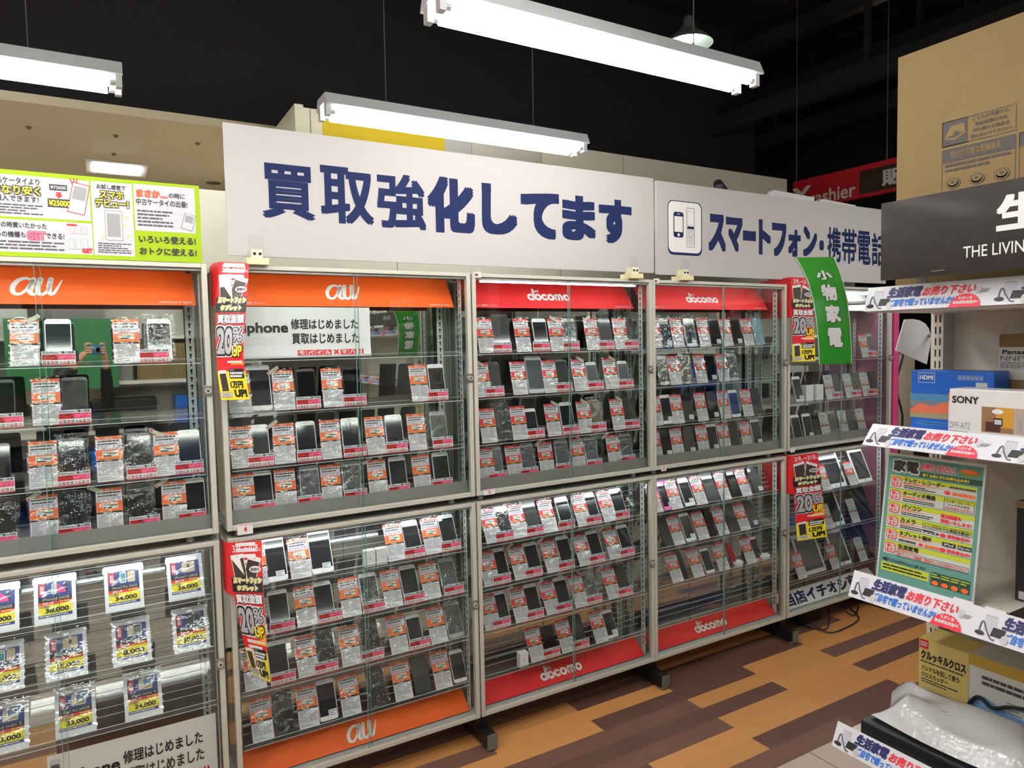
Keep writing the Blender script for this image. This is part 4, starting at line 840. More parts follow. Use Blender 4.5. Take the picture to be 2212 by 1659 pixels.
a_ = at(1944,765,Y=.35); b_ = at(1977,765,Y=.35)
tag(MB().box((a_.x,.35,0), (b_.x,.6,a_.z), M('beige_unit',(214,200,172),.6)).build('beige_cabinet', loc=(a_.x,.35,0), world=True, bevel=.004), 'plain beige upright unit behind the pink post', 'cabinet')
cab = MB(); p0 = at(1938,770,Y=.02); pts = []
for k in range(13): t = k/12; pts.append((p0.x+.03+.035*math.sin(t*9), .02, 1.62-.6*t))
cab.tube(pts, .006, RUBBER, 8); cab.tube([(p0.x+.03,.02,1.0),(p0.x+.03,.02,.0)], .006, RUBBER, 8); tag(cab.build('black_cable', loc=(p0.x,.02,1.0), world=True), 'black cable hanging beside the pink post', 'cable')
# loose cables on the floor under the tablet case
for i, (pts, lab) in enumerate((([(2.95,.12,.01),(3.0,-.02,.012),(3.12,.04,.05),(3.2,.1,.1),(3.3,.02,.012),(3.45,.08,.01)], 'black cable looped on the floor under the tablet case'), ([(3.02,.2,.012),(2.96,.05,.05),(2.99,-.04,.006),(3.1,-.06,.006),(3.3,-.02,.006),(3.4,.1,.006)], 'thin black cable on the floor in front of the tablet case foot'))):
    tag(MB().tube(curve(pts), .004, RUBBER, 8).build('floor_cable', loc=pts[0], world=True), lab, 'cable')
tag(MB().box((2.95,.1,0), (3.13,.24,.07), BLACKMETAL).box((3.0,.11,.07), (3.08,.2,.1), BLACKMETAL).build('power_strip_box', loc=(2.95,.1,0), world=True, bevel=.006), 'black power box on the floor under the tablet case', 'power box')

# ================================================================== the shelf unit in the aisle
YE = -1.285; YF = -3.3
SHW = M('shelf_white',(222,216,204),.45,.05); GBACK = M('shelf_back',(232,226,214),.55)
STR = [((1876,622),(1866,673)), ((1886,915),(1862,960)), ((1846,1231),(1832,1287)), ((1810,1557),(1796,1610))]
ST = [(at(*a, Y=YE), at(*b, Y=YE)) for a, b in STR]
GO = (1.56,-2.3,0)
e = empty('shelf_unit', GO); tag(e, 'white metal shelf unit along the aisle, full of boxes', 'shelf unit'); GON = e
MB().box((1.755,YF,.02), (1.775,YE-.01,1.95), GBACK).build('back_panel', e, loc=GO, world=True)
MB().box((1.18,YF,0), (1.775,YE,.08), SHW).build('base_plinth', e, loc=GO, world=True)
for y in (YE+.006, -2.2, YF+.04):
    u = MB().box((1.70,y-.034,0), (1.755,y,1.98), SHW)
    if y > -2:
        z = .1
        while z < 1.95:
            for k in (-.027,-.015): u.quad([(1.6996,y+k+.004,z),(1.6996,y+k,z),(1.6996,y+k,z+.02),(1.6996,y+k+.004,z+.02)], HOLE)
            z += .032
    u.build('slotted_upright', e, loc=GO, world=True)
SHZ = [1.690, 1.345, .955, .565]; SHX = [1.396, 1.412, 1.346, 1.276]
for z, x in zip(SHZ, SHX):
    MB().box((x,YF,z-.028), (1.755,YE+.002,z), SHW).build('shelf_plate', e, loc=GO, world=True)
NVY = M('rail_navy',(24,22,88),.45); RBL = M('rail_blue',(28,108,206),.45); RRD = M('rail_red',(222,40,60),.45)
def rail(i):
    a, b = ST[i]; h = (a-b).length; up = (a-b).normalized(); nv = Vector((-up.z,0,up.x)); nv = nv if nv.x < 0 else -nv; L = abs(YF-YE)
    fn = lambda u, v, w: tuple(b+Vector((0,-u,0))+up*v+nv*w)
    m = MB(fn); P = lambda u, v, w: fn(u, v, w)
    m.hexa([P(0,0,0),P(L,0,0),P(L,0,-.003),P(0,0,-.003),P(0,h,0),P(L,h,0),P(L,h,-.003),P(0,h,-.003)], M('rail_white',(222,222,228),.4))
    per = .30; k = 0
    while k < 4:
        o = k*per; X = lambda f: o+per*f; Y = lambda f: h*f; sl = .22
        m.rect(X(.07),Y(.3),X(.15),Y(.8),M('rail_fridge',(198,198,206),.5),2); m.rect(X(.075),Y(.79),X(.15),Y(.81),GREY,3)
        m.rect(X(.12),Y(.2),X(.205),Y(.48),BLACK,3.5,0,1,.004); m.ell(X(.05),Y(.2),.010,.005,BLACK,3); m.stroke([(X(.045),Y(.22)),(X(.05),Y(.5)),(X(.065),Y(.58)),(X(.09),Y(.35)),(X(.125),Y(.12)),(X(.15),Y(.09))], .0028, DGREY, 4); m.ell(X(.215),Y(.18),.007,.010,LGREY,4)
        m.text('生活家電', X(.185),Y(.5),X(.46),Y(.92),NVY,3,.06,3,sl); m.text('お売り下さい', X(.475),Y(.5),X(.87),Y(.86),RRD,3,.04,3,sl); m.text('ご自宅で眠っていませんか?', X(.21),Y(.13),X(.72),Y(.44),RBL,3,.035,3,sl)
        cx, cy = X(.815), Y(-.02); n = 30
        m.poly([(cx+(.036 if q % 2 else .0325)*math.cos(math.pi*q/n), cy+(.034 if q % 2 else .031)*math.sin(math.pi*q/n)) for q in range(n+1)], RRD, 3)
        m.text('ただいま', cx-.015,Y(.27),cx+.015,Y(.38),PAPER,4,.03); m.text('高価買取実施中!', cx-.026,Y(.1),cx+.027,Y(.22),PAPER,4,.03)
        m.rect(X(.885),Y(.46),X(.925),Y(.72),LGREY,4,.003); m.rect(X(.9),Y(.5),X(.955),Y(.62),GREY,4,0,1,.008); k += 1
    m.build('price_rail', e, loc=GO, world=True)
for i in range(4): rail(i)

def carton(name, X0, X1, Y0, Y1, z0, z1, mat, lab, cat='box', art=None, seam=True):
    m = MB(XP(X0)); m.box((X0,Y0,z0), (X1,Y1,z1), mat)
    if art: art(m, lambda f: -Y1+(Y1-Y0)*f, lambda f: z0+(z1-z0)*f)
    o = m.build(name, loc=((X0+X1)/2,(Y0+Y1)/2,z0), world=True, bevel=.003)
    return tag(o, lab, cat)
KRAFT = noisy(M('kraft_card',(124,104,70),.8, spec=.2), 14, .06); INK = M('carton_ink',(58,50,46),.6)
def big_art(m, a, v):
    u = lambda y: -y                                     # world y -> print u
    C_ = lambda x, y: (lambda p: (-p.y, p.z))(at(1860+x/3.77, 180+y/3.77, X=1.455))
    def B(x0, y0, x1, y1): A = C_(x0, y1); D = C_(x1, y0); return A[0], A[1], D[0], D[1]
    x0, z1 = C_(664,325); x1, z0 = C_(1265,425); z0 = C_(664,527)[1]; xm = C_(868,400)[0]
    m.frame(x0, z0, x1, z1, .0016, INK, 2); m.rect(x0, z0, xm, z1, INK, 2)
    cx, cz = (x0+xm)/2, (z0+z1)/2; s = (xm-x0)/2
    m.poly([(cx-.8*s,cz-.3*s),(cx-.3*s,cz+.6*s),(cx+.75*s,cz+.6*s),(cx+.8*s,cz-.05*s)], KRAFT, 3); m.poly([(cx-.8*s,cz-.4*s),(cx,cz-.6*s),(cx+.85*s,cz-.2*s),(cx+.85*s,cz-.05*s),(cx,cz-.42*s),(cx-.8*s,cz-.28*s)], KRAFT, 3); m.ell(cx+.15*s,cz-.1*s,.25*s,.2*s,INK,4)
    for k, t in enumerate(('こちらが天面です。','商品保護のため','形の異なる商品を','載せないでください!')):
        h = (z1-z0)/4.4; m.text(t, xm+.008, z1-(k+1)*h+.0, x1-.01, z1-k*h-.004, INK, 2, .02, keep=True)
    zb1 = z0-.007; zb0 = zb1-.03; m.rect(x0, zb0, x1, zb1, INK, 2, .003); m.text('取付け可能な配線器具', x0+.02, zb0+.007, x1-.03, zb1-.006, KRAFT, 3, .02)
    m.frame(x0, zb0-.14, x1, zb0, .0014, INK, 2); m.lines(x0+.008, zb0-.026, x1-.01, zb0-.003, 2, INK, 3, .5, .04, 3)
    for i in range(3):
        for j in range(2):
            c0, c1 = x0+(.17+.33*i)*(x1-x0), zb0-.052-.045*j
            for q in (1, .72, .4): m.ell(c0, c1, .017*q, .013*q, INK if q != .72 else KRAFT, 3+int((1-q)*4), 16); 
            m.ell(c0, c1, .015, .0115, KRAFT, 4, 16); m.ell(c0, c1+.002, .011, .008, INK, 5, 16); m.ell(c0, c1+.002, .0098, .007, KRAFT, 6, 16); m.ell(c0, c1+.002, .005, .0035, INK, 7, 12); m.lines(c0-.016, c1-.022, c0+.016, c1-.016, 1, INK, 3, .6, .04, i+j)
    m.frame(x1+.006, zb0-.14, x1+.13, zb1, .0014, INK, 2); m.rect(x1+.006, zb0, x1+.13, zb1, INK, 2, .003)
carton('cardboard_box', 1.455, 1.74, -2.02, -1.322, 1.692, 2.305, KRAFT, 'tall brown cardboard box with dark printing on top of the shelf unit', 'cardboard box', big_art)
# header board of the shelf unit
HB = noisy(M('header_brown',(32,25,22),.3, spec=.25, coat=.06), 40, .1, .06)
h0 = at(1904,437,X=1.335); h1 = at(1892,607,X=1.335)
m = MB(XP(1.335)); m.box((1.335,-2.25,1.737), (1.341,h0.y,1.924), HB)
c0 = at(2152,503,X=1.335); c1 = at(2152,423,X=1.335); m.text('生活家電', -c0.y, c0.z, -c0.y+.40, c1.z, M('header_white',(226,226,226),.5), 2, .04, 4)
d0 = at(2081,558,X=1.335); d1 = at(2081,533,X=1.335); d2 = at(2213,550,X=1.335); m.text('THE LIVING', -d0.y, d0.z, -d0.y+(d0.y-d2.y)*1.17, d1.z, M('header_white'), 2, .004, 4)
m.rect(-at(2012,586,X=1.335).y, 1.7478, -at(2042,584,X=1.335).y, 1.7496, CHROME, 2)
o = m.build('header_board', loc=(1.335,-1.8,1.737), world=True); tag(o, 'dark brown glossy board reading THE LIVING above the shelf unit', 'sign board')
for y in (-1.42,-2.1):
    b = MB().box((1.402,y-.01,1.690), (1.408,y+.01,1.76), M('bracket_steel',(150,150,150),.4,.6)).box((1.341,y-.01,1.753), (1.408,y+.01,1.759), M('bracket_steel'))
    b.build('bracket', o).location = (-1.335,1.8,-1.737)
# second shelf
def blue_art(m, a, v):
    m.frame(a(.1),v(.8),a(.31),v(.96),.001,PAPER,2); m.text('HDMI', a(.12),v(.85),a(.29),v(.92),PAPER,3,.03)
    for k in range(6): m.frame(a(.59+.05*k),v(.86),a(.63+.05*k),v(.93),.0008,LGREY,2); m.ell(a(.61+.05*k),v(.895),.002,.003,LGREY,2,8)
    m.rect(a(.8),v(.76),a(.93),v(.83),LGREY,2)
    m.rect(a(0),v(.5),a(1),v(.62),M('sky_art',(70,130,170),.4),2); m.rect(a(0),v(.4),a(1),v(.5),M('dusk_art',(120,120,130),.4),3); m.poly([(a(0),v(.36)),(a(.12),v(.46)),(a(.3),v(.42)),(a(.42),v(.5)),(a(.7),v(.44)),(a(1),v(.5)),(a(1),v(.32)),(a(0),v(.3))], M('sunset_art',(214,110,80),.4), 4); m.rect(a(0),v(.22),a(1),v(.32),M('reed_art',(150,140,110),.4),3); m.lines(a(.1),v(.1),a(.5),v(.18),2,M('sky_art'),3,.4,.04,2)
carton('blue_box', 1.56, 1.635, -1.51, -1.305, 1.3455, 1.508, M('blue_box',(26,92,184),.35), 'blue box with a sunset picture, behind the white box', 'box', blue_art)
def sony_art(m, a, v):
    q = lambda px: -at(px, 885, X=1.47).y
    m.text('SONY', q(2057),v(.72),q(2114),v(.86),BLACK,2,.03); m.text('DPF-A72', q(2052),v(.22),q(2096),v(.35),GREY,2,0.); m.lines(q(2052),v(.15),q(2092),v(.18),1,GREY,2,.6,.06,1)
    m.rect(q(2121),v(.2),q(2191),v(.68),M('lamp_art',(140,104,70),.4),2); m.rect(q(2152),v(.3),q(2191),v(.68),M('lamp_art2',(206,150,50),.4),3); m.rect(q(2130),v(.22),q(2162),v(.4),M('sofa_art',(70,40,34),.4),4); m.rect(q(2148),v(.33),q(2167),v(.48),BLACK,5); m.rect(q(2150),v(.36),q(2165),v(.45),LGREY,6); m.ell(q(2156),v(.6),.012,.006,PAPER,5); m.rect(q(2193),v(.2),q(2240),v(.68),M('vase_art',(176,160,150),.4),2); m.rect(q(2203),v(.25),q(2208),v(.5),GREY,3)
carton('digital_frame_box', 1.47, 1.545, -1.70, -1.452, 1.3455, 1.470, M('box_gloss_white',(232,230,230),.3), 'long white box with a small room picture, in front of the blue box', 'box', sony_art)
m = MB(XP(1.52)); m.box((1.52,-1.452,1.3455), (1.523,-1.425,1.455), PAPER); m.rect(1.425,1.435,1.452,1.455,ORANGE,2); m.lines(1.428,1.36,1.449,1.43,6,DGREY,2,.4,.06,4); m.rect(1.43,1.395,1.447,1.405,RED,3); tag(m.build('price_card', loc=(1.52,-1.44,1.3455), world=True), 'narrow white and orange price card between blue and white boxes', 'price card')
def pan_art(m, a, v):
    m.rect(a(.0),v(.55),a(1),v(.87),M('label_white',(196,192,186),.6,spec=.2),2); m.text('Panasonic', a(.02),v(.80),a(.26),v(.845),BLACK,3,.03); m.text('NNFW21825L', a(.01),v(.735),a(.40),v(.785),DGREY,3,0.); m.lines(a(.01),v(.66),a(.2),v(.725),4,DGREY,3,.4,.06,2); m.rect(a(.3),v(.67),a(.42),v(.73),GREY,3); m.text('8台入', a(.01),v(.61),a(.07),v(.645),DGREY,3,0.); m.text('パナソニック株式会社', a(.18),v(.575),a(.5),v(.605),DGREY,3,0.)
carton('appliance_carton', 1.65, 1.745, -1.86, -1.478, 1.3455, 1.60, KRAFT, 'brown carton with a white Panasonic label at the shelf back'.replace('Panasonic ','printed '), 'carton', pan_art)
# third shelf: the leaning teal price poster
TEAL = M('poster_teal',(96,142,132),.5,spec=.2)
pw = MB(lambda u, v, w: (1.425-w*.99+.125*(v/.35)*.4, -(1.296+u), .9565+v)); PW, PHT = .243, .335; a = lambda f: PW*f; v = lambda f: PHT*f
pw.rect(0,0,PW,PHT,M('poster_film_edge',(206,212,206),.2),0); pw.rect(a(.02),v(.02),a(.98),v(.98),TEAL,1)
T = lambda t, x0, y0, x1, y1, c, l=4, b=.03, **k: pw.text(t, a(x0), v(y0), a(x1), v(y1), c, l, b, **k)
T('家電',.08,.86,.36,.96,PAPER,2,.1); T('家電',.085,.865,.355,.955,BLACK,4,.05); T('お売りください!',.38,.90,.72,.955,PAPER,2,.1); T('お売りください!',.38,.90,.72,.955,RRD,4,.04)
pw.ell(a(.85),v(.92),a(.1),v(.025),M('badge_olive',(120,120,30),.5),2); pw.ell(a(.85),v(.935),a(.08),v(.015),ORANGE,3); pw.rect(a(.36),v(.845),a(.98),v(.885),M('bar_green',(24,60,50),.5),1.5); T('捨てる前にぜひお持ち込みを!!',.40,.853,.86,.878,YELLOW,3,.02)
HEADS = ['テレビ・レコーダー','オーディオ機器','パソコン','カメラ','タブレット端末','生活家電']; WID = [.42,.34,.21,.16,.34,.22]
for k in range(6):
    y0 = .735-.102*k; y1 = y0+.097
    pw.rect(a(.06),v(y0),a(.94),v(y1),M('row_white',(200,204,196),.6,spec=.2),2); pw.rect(a(.06),v(y1-.035),a(.94),v(y1),M('row_yellow',(190,198,60),.6,spec=.2),3)
    pw.rect(a(.075),v(y0+.012),a(.19),v(y1-.012),RRD,4,.006); pw.rect(a(.083),v(y0+.018),a(.182),v(y1-.018),M('row_white'),5,.005); T('買い',.095,y0+.05,.17,y1-.022,RRD,6,.03); T('ます!',.095,y0+.021,.17,y0+.046,RRD,6,.03)
    pw.poly([(a(.21),v(y1-.044)),(a(.21+WID[k]+.08),v(y1-.05)),(a(.21),v(y1-.056))],ORANGE,4); T(HEADS[k],.215,y1-.042,.215+WID[k],y1-.006,BLACK,5,.03)
    if k < 4: pw.lines(a(.215),v(y0+.008),a(.55),v(y0+.036),2,BLACK,4,.5,.03,k)
pw.lines(a(.68),v(.797),a(.93),v(.815),1,DGREY,5,.8,.03,6); pw.ell(a(.665),v(.762),a(.03),v(.014),RRD,5); T('高価買取!',.71,.748,.93,.774,ORANGE,5,.04)
pw.frame(a(.64),v(.641),a(.93),v(.722),.001,BLACK,5); T('コンポ・プレーヤー',.66,.695,.91,.715,BLACK,5,.02); T('ヘッドホンなど',.68,.672,.89,.69,BLACK,5,.02); T('ぜひお持ちください!',.66,.648,.91,.666,RRD,5,.02)
T('周辺機器も',.62,.575,.82,.605,RRD,5,.04); T('買取いたします!',.62,.54,.92,.568,RRD,5,.04)
pw.frame(a(.45),v(.475),a(.93),v(.513),.001,BLACK,5); T('レンズのみでも買取大歓迎!',.47,.482,.91,.506,BLACK,5,.02); T('デジカメ',.46,.438,.62,.465,BLACK,5,.04); pw.ell(a(.66),v(.45),a(.03),v(.014),RRD,5); T('買取強化中!',.70,.438,.92,.465,RRD,5,.04)
pw.lines(a(.215),v(.337),a(.42),v(.357),1,DGREY,5,.8,.03,7); pw.ell(a(.45),v(.346),a(.025),v(.012),RRD,5); T('高価買取!',.49,.335,.65,.358,ORANGE,5,.04); pw.rect(a(.66),v(.375),a(.79),v(.405),BLACK,5); T('iPad',.68,.382,.77,.399,PAPER,6,.01); pw.rect(a(.81),v(.375),a(.94),v(.405),BLACK,5); T('iPad mini',.82,.382,.93,.399,PAPER,6,.01); pw.ell(a(.67),v(.346),a(.03),v(.014),RRD,5); T('買取強化中!',.71,.334,.93,.36,RRD,5,.04)
pw.frame(a(.2),v(.222),a(.93),v(.26),.001,BLACK,5); T('電子レンジ・炊飯器・電気ポットなどお持ちください!!',.22,.23,.91,.252,RRD,6,.02)
T('掲載アイテム以外もどんどん買います',.06,.165,.52,.19,BLACK,3,.02); pw.rect(a(.05),v(.09),a(.56),v(.155),M('row_yellow'),3); pw.lines(a(.07),v(.1),a(.54),v(.148),2,BLACK,4,.5,.03,5)
for k in range(4): pw.rect(a(.58+.095*k),v(.075),a(.67+.095*k),v(.17),M('bar_green'),3); pw.lines(a(.585+.095*k),v(.13),a(.665+.095*k),v(.165),2,M('row_yellow'),4,.5,.03,k); pw.ell(a(.625+.095*k),v(.095),a(.035),v(.017),ORANGE,4)
n0 = len(pw.v); c4 = [pw.fn(u_, v_, -.002) for u_, v_ in ((0,0),(PW,0),(PW,PHT),(0,PHT))]; pw.add(c4, [(3,2,1,0)], PAPER)
o = pw.build('price_poster', loc=(1.425,-1.417,.9565), world=True); tag(o, 'teal-green buying poster leaning on the third shelf of the shelf unit', 'poster')
q = MB(); q.box((1.42,-1.54,.9552), (1.50,-1.29,.9560), SLEEVE); q.hexa([(1.4245,-1.545,.956),(1.4245,-1.29,.956),(1.428,-1.29,.956),(1.428,-1.545,.956),(1.476,-1.545,1.296),(1.476,-1.29,1.296),(1.479,-1.29,1.296),(1.479,-1.545,1.296)], SLEEVE); q = q.build('poster_stand', o); q.location = (-1.425,1.417,-.9565)
carton('black_device_box', 1.56, 1.68, -1.655, -1.565, .9565, 1.20, M('box_black',(36,33,32),.4), 'black box in clear wrap beside the teal poster', 'box', lambda m, a, v: (m.rect(a(0),v(.93),a(1),v(1),KRAFT,2), m.rect(a(.1),v(.02),a(.5),v(.1),LGREY,2)))
carton('white_case_box', 1.50, 1.66, -1.80, -1.665, .9565, 1.16, M('box_gloss_white'), 'white box at the photo edge on the third shelf', 'box')
carton('pale_carton', 1.70, 1.745, -2.0, -1.57, .9565, 1.235, KRAFT, 'brown carton at the back of the third shelf', 'carton')
for y, lab in ((-1.53,'white price holder on the third shelf below the teal poster'), (-1.60,'white price holder on the third shelf at the photo edge')):
    m = MB(); m.hexa([(-.012,-.022,0),(-.012,.022,0),(.012,.022,0),(.012,-.022,0),(-.002,-.022,.022),(-.002,.022,.022),(.002,.022,.022),(.002,-.022,.022)], M('holder_white',(228,226,226),.35)); m.fn = lambda u, v, w: (-.0125+.45*v*1.0-w, -u, v); m.rect(-.018,.009,-.002,.015,BLACK,2); m.rect(-.02,.002,.02,.004,RRD,2)
    tag(m.build('price_holder', loc=(1.40,y,.956)), lab, 'price holder')
carton('dark_game_box', 1.36, 1.48, -1.80, -1.625, .9565, .978, M('game_dark',(40,26,24),.35), 'flat dark box with a red glow lying on the third shelf edge', 'box', lambda m, a, v: m.poly([(a(0),v(.1)),(a(.15),v(.9)),(a(.3),v(.4)),(a(.1),v(.1))],M('ember',(150,50,30),.4),2))
# lowest shelf
def yel_art(m, a, v):
    m.rect(a(.02),v(.86),a(.2),v(.985),RRD,2); m.lines(a(.04),v(.89),a(.18),v(.96),2,PAPER,3,.6,.05,1); m.text('クルッキルクロス', a(.05),v(.71),a(.95),v(.84),BLACK,3,.04); m.lines(a(.04),v(.66),a(.9),v(.70),1,DGREY,3,.5,.04,2)
    m.text('ハンドルを回して使う', a(.06),v(.55),a(.82),v(.63),BLACK,3,.02); m.text('クロスカッター', a(.06),v(.46),a(.6),v(.53),BLACK,3,.02); m.lines(a(.06),v(.38),a(.8),v(.45),2,DGREY,3,.5,.04,3)
    for k in range(3): m.ell(a(.18+.32*k),v(.2),.014,.02,M('cloth_art',(206,202,180),.5),2); m.ell(a(.18+.32*k),v(.22),.009,.011,LGREY,3)
    m.rect(a(0),v(0),a(1),v(.04),GREEN,2)
carton('yellow_cloth_box', 1.60, 1.70, -1.445, -1.315, .5655, .765, M('box_yellow',(226,204,120),.5), 'pale yellow box with black lettering on the lowest shelf', 'box', yel_art)
def vac_art(m, a, v):
    m.rect(a(0),v(.86),a(1),v(1),M('box_ochre',(196,160,60),.5),2); m.lines(a(.08),v(.65),a(.38),v(.79),2,DGREY,2,.6,.03,6); m.lines(a(.22),v(.42),a(.95),v(.57),4,GREY,2,.4,.05,4)
    m.poly([(a(0),v(.42)),(a(.1),v(.52)),(a(.2),v(.45)),(a(.5),v(.35)),(a(1),v(.3)),(a(1),v(.12)),(a(.5),v(.16)),(a(.15),v(.24)),(a(0),v(.3))], M('hose_art',(130,176,222),.4), 3); m.ell(a(.1),v(.12),.03,.02,BLUE,4)
carton('cleaner_box', 1.585, 1.73, -1.86, -1.452, .5655, .775, M('box_pale',(222,220,214),.45), 'white box with a pale blue hose picture on the lowest shelf', 'box', vac_art)
carton('black_appliance', 1.325, 1.56, -1.80, -1.322, .5655, .612, M('appliance_black',(30,31,34),.25, coat=.2), 'flat black appliance under the white plastic bag', 'appliance')
bag = MB(); rb_ = random.Random(11); ph = [rb_.uniform(0,6) for _ in range(8)]
def bagf(u, v, top=True):
    x = 1.355+.185*u; y = -1.315-.37*v; e_ = min(u,1-u,v,1-v); ed = min(1, e_*7)
    z = .6185+(.038*ed+.012*math.sin(u*7+ph[0]+2*v)*math.sin(v*6+ph[1])*ed+.008*math.sin(9*u-7*v+ph[2])*ed if top else .001*math.sin(u*9)) 
    return (x+.012*math.sin(v*4+ph[3]), y+.016*math.sin(u*5+ph[4])+.03*(u-.5), z+.03*u*ed)
BAGM = clear('milky_bag', (.92,.92,.93), .16, 1.2, .05, .7, 24, .72)
bag.sheet(lambda u, v: bagf(u, v), 22, 26, BAGM); bag.sheet(lambda u, v: bagf(1-u, v, False), 22, 26, BAGM)
o = bag.build('plastic_bag', loc=(1.45,-1.5,.618), world=True); tag(o, 'milky white plastic bag lying on the lowest shelf', 'plastic bag')
p = MB(lambda u, v, w: (1.42+v, -u, .672+w)); p.rect(1.44,.0,1.49,.03,PAPER,1); p.lines(1.445,.004,1.485,.026,3,DGREY,2,.4,.06,3); p.build('price_label', o).location = (-1.45,1.5,-.618)
pts = ((1.572,-1.45,.625),(1.574,-1.48,.672),(1.568,-1.52,.662),(1.572,-1.56,.68),(1.571,-1.64,.69),(1.57,-1.74,.622))
tag(MB().tube(curve(pts), .0045, RUBBER, 8).build('extension_lead', loc=pts[0], world=True), 'black lead lying over the white plastic bag', 'cable')

# green pennant standing out from the shelf unit's end
GP = [(556,1718,1802,-1.20),(583,1733,1813,-1.207),(610,1745,1822,-1.215),(650,1756,1831,-1.222),(690,1762,1836,-1.23),(740,1767,1839,-1.238),(787,1769,1840,-1.245)]
GR = [(at(l, y, Y=Y), at(r, y-1, Y=Y)) for y, l, r, Y in GP]
def gfn(u, v, w):
    t = (1-v)*(len(GR)-1); i = min(len(GR)-2, max(0, int(t))); f = t-i
    L = GR[i][0].lerp(GR[i+1][0], f); R = GR[i][1].lerp(GR[i+1][1], f); p = L.lerp(R, u); return (p.x, p.y-w, p.z)
e = empty('green_pennant', tuple(GR[-1][1])); tag(e, 'curved green pennant reading 小物家電 at the shelf unit end', 'pennant'); e0 = tuple(e.location)
for side in (1, -1):
    m = MB(gfn if side > 0 else (lambda u, v, w: (lambda p: (p[0], p[1]+.0012+2*w, p[2]))(gfn(1-u, v, w))))
    GG = M('pennant_green',(40,140,40),.3, coat=.2); GW = M('pennant_edge',(220,230,220),.4)
    for i in range(24): m.P2([(0,i/24),(1,i/24),(1,(i+1)/24),(0,(i+1)/24)], [(0,1,2,3)], GG, 0)
    for i in range(24): m.P2([(0,i/24),(.025,i/24),(.025,(i+1)/24),(0,(i+1)/24)], [(0,1,2,3)], GW, 1); m.P2([(.975,i/24),(1,i/24),(1,(i+1)/24),(.975,(i+1)/24)], [(0,1,2,3)], GW, 1)
    for ch, y0, y1 in (('小',.70,.82),('物',.50,.645),('家',.31,.46),('電',.13,.27)):
        m.text(ch,.315,y0-.004,.735,y1-.004,BLACK,2,.05,3); m.text(ch,.295,y0,.715,y1,PAPER,4,.045,3)
    m.build('pennant_sheet', e, loc=e0, world=True)
m = MB(); A = Vector(gfn(.0,0,0)); B = Vector(gfn(1,0,0)); m.box((A.x-.004,A.y-.006,A.z-.022), (B.x+.004,A.y+.006,A.z+.004), ACRYL); m.build('clear_holder', e, loc=e0, world=True)
m = MB(); B2 = Vector(gfn(1,.62,0)); m.box((B2.x-.002,B2.y-.008,1.60), (B2.x+.022,B2.y+.008,1.735), ACRYL); m.tube([(B2.x+.01,B2.y,1.69), (1.45,-1.282,1.69)], .005, M('bracket_steel'), 8); m.build('mounting_clip', e, loc=e0, world=True)
# white pennant turned away on the unit's far side
wpn = MB(); W4 = [at(*q, Y=-1.2) for q in ((1935,757),(2002,787),(2009,750),(2011,728),(2007,710),(1999,699),(1987,692),(1972,689),(1954,690))]
V = [tuple(p) for p in W4]; n = len(V); wpn.add(V+[(x,y+.002,z) for x,y,z in V], [tuple(range(n)), tuple(range(n,2*n))[::-1]]+[(k,k+n,(k+1) % n+n,(k+1) % n) for k in range(n)], M('pennant_blank',(232,232,236),.35))
wpn.tube([(1.835,-1.199,1.60), (1.772,-1.287,1.60)], .006, M('bracket_steel'), 8)
o = wpn.build('blank_pennant', loc=V[0], world=True); tag(o, 'blank white plastic pennant on the shelf unit by the slotted upright', 'pennant')

# ================================================================== what the mirrors show: the aisle side behind the viewer
OPP = -3.75
e = empty('aisle_shelf', (-.9,OPP-.2,0)); tag(e, 'long shelf unit across the aisle, seen in the case mirrors', 'shelf unit'); EO = tuple(e.location)
MB().box((-2.9,OPP-.42,0), (1.0,OPP-.40,2.0), GBACK).build('back_panel', e, loc=EO, world=True)
for z in (.12, .55, .95, 1.35, 1.72): MB().box((-2.9,OPP-.4,z-.03), (1.0,OPP,z), SHW).build('shelf_plate', e, loc=EO, world=True)
for x in (-2.9,-1.6,-.3,.96): MB().box((x,OPP-.4,0), (x+.04,OPP-.36,2.0), SHW).build('upright', e, loc=EO, world=True)
BCOL = [KRAFT, M('box_black'), M('box_gloss_white'), M('blue_box'), KRAFT, M('box_grey',(120,116,112),.5), M('box_pale')]
r_ = random.Random(21)
for zi, z in enumerate((.12,.55,.95,1.35,1.72)):
    x = -2.8
    while x < .75:
        wd = r_.uniform(.28,.5); h = r_.uniform(.18,.31) if z < 1.7 else r_.uniform(.25,.5)
        if r_.random() < .85: tag(MB().box((x,OPP-.33,z+.001), (x+wd,OPP-.04,z+h), r_.choice(BCOL)).build('stock_box', loc=(x,OPP-.2,z), world=True, bevel=.004), 'stock box on the shelf across the aisle, seen only in mirrors', 'box', 'stock boxes across the aisle')
        x += wd+r_.uniform(.03,.15)
tag(MB().box((-.95,OPP+.02,1.30), (-.20,OPP+.03,1.86), M('mirrored_green',(40,110,60),.5)).build('green_board', loc=(-.5,OPP+.02,1.30), world=True), 'green board across the aisle, seen in the first case mirror', 'board')

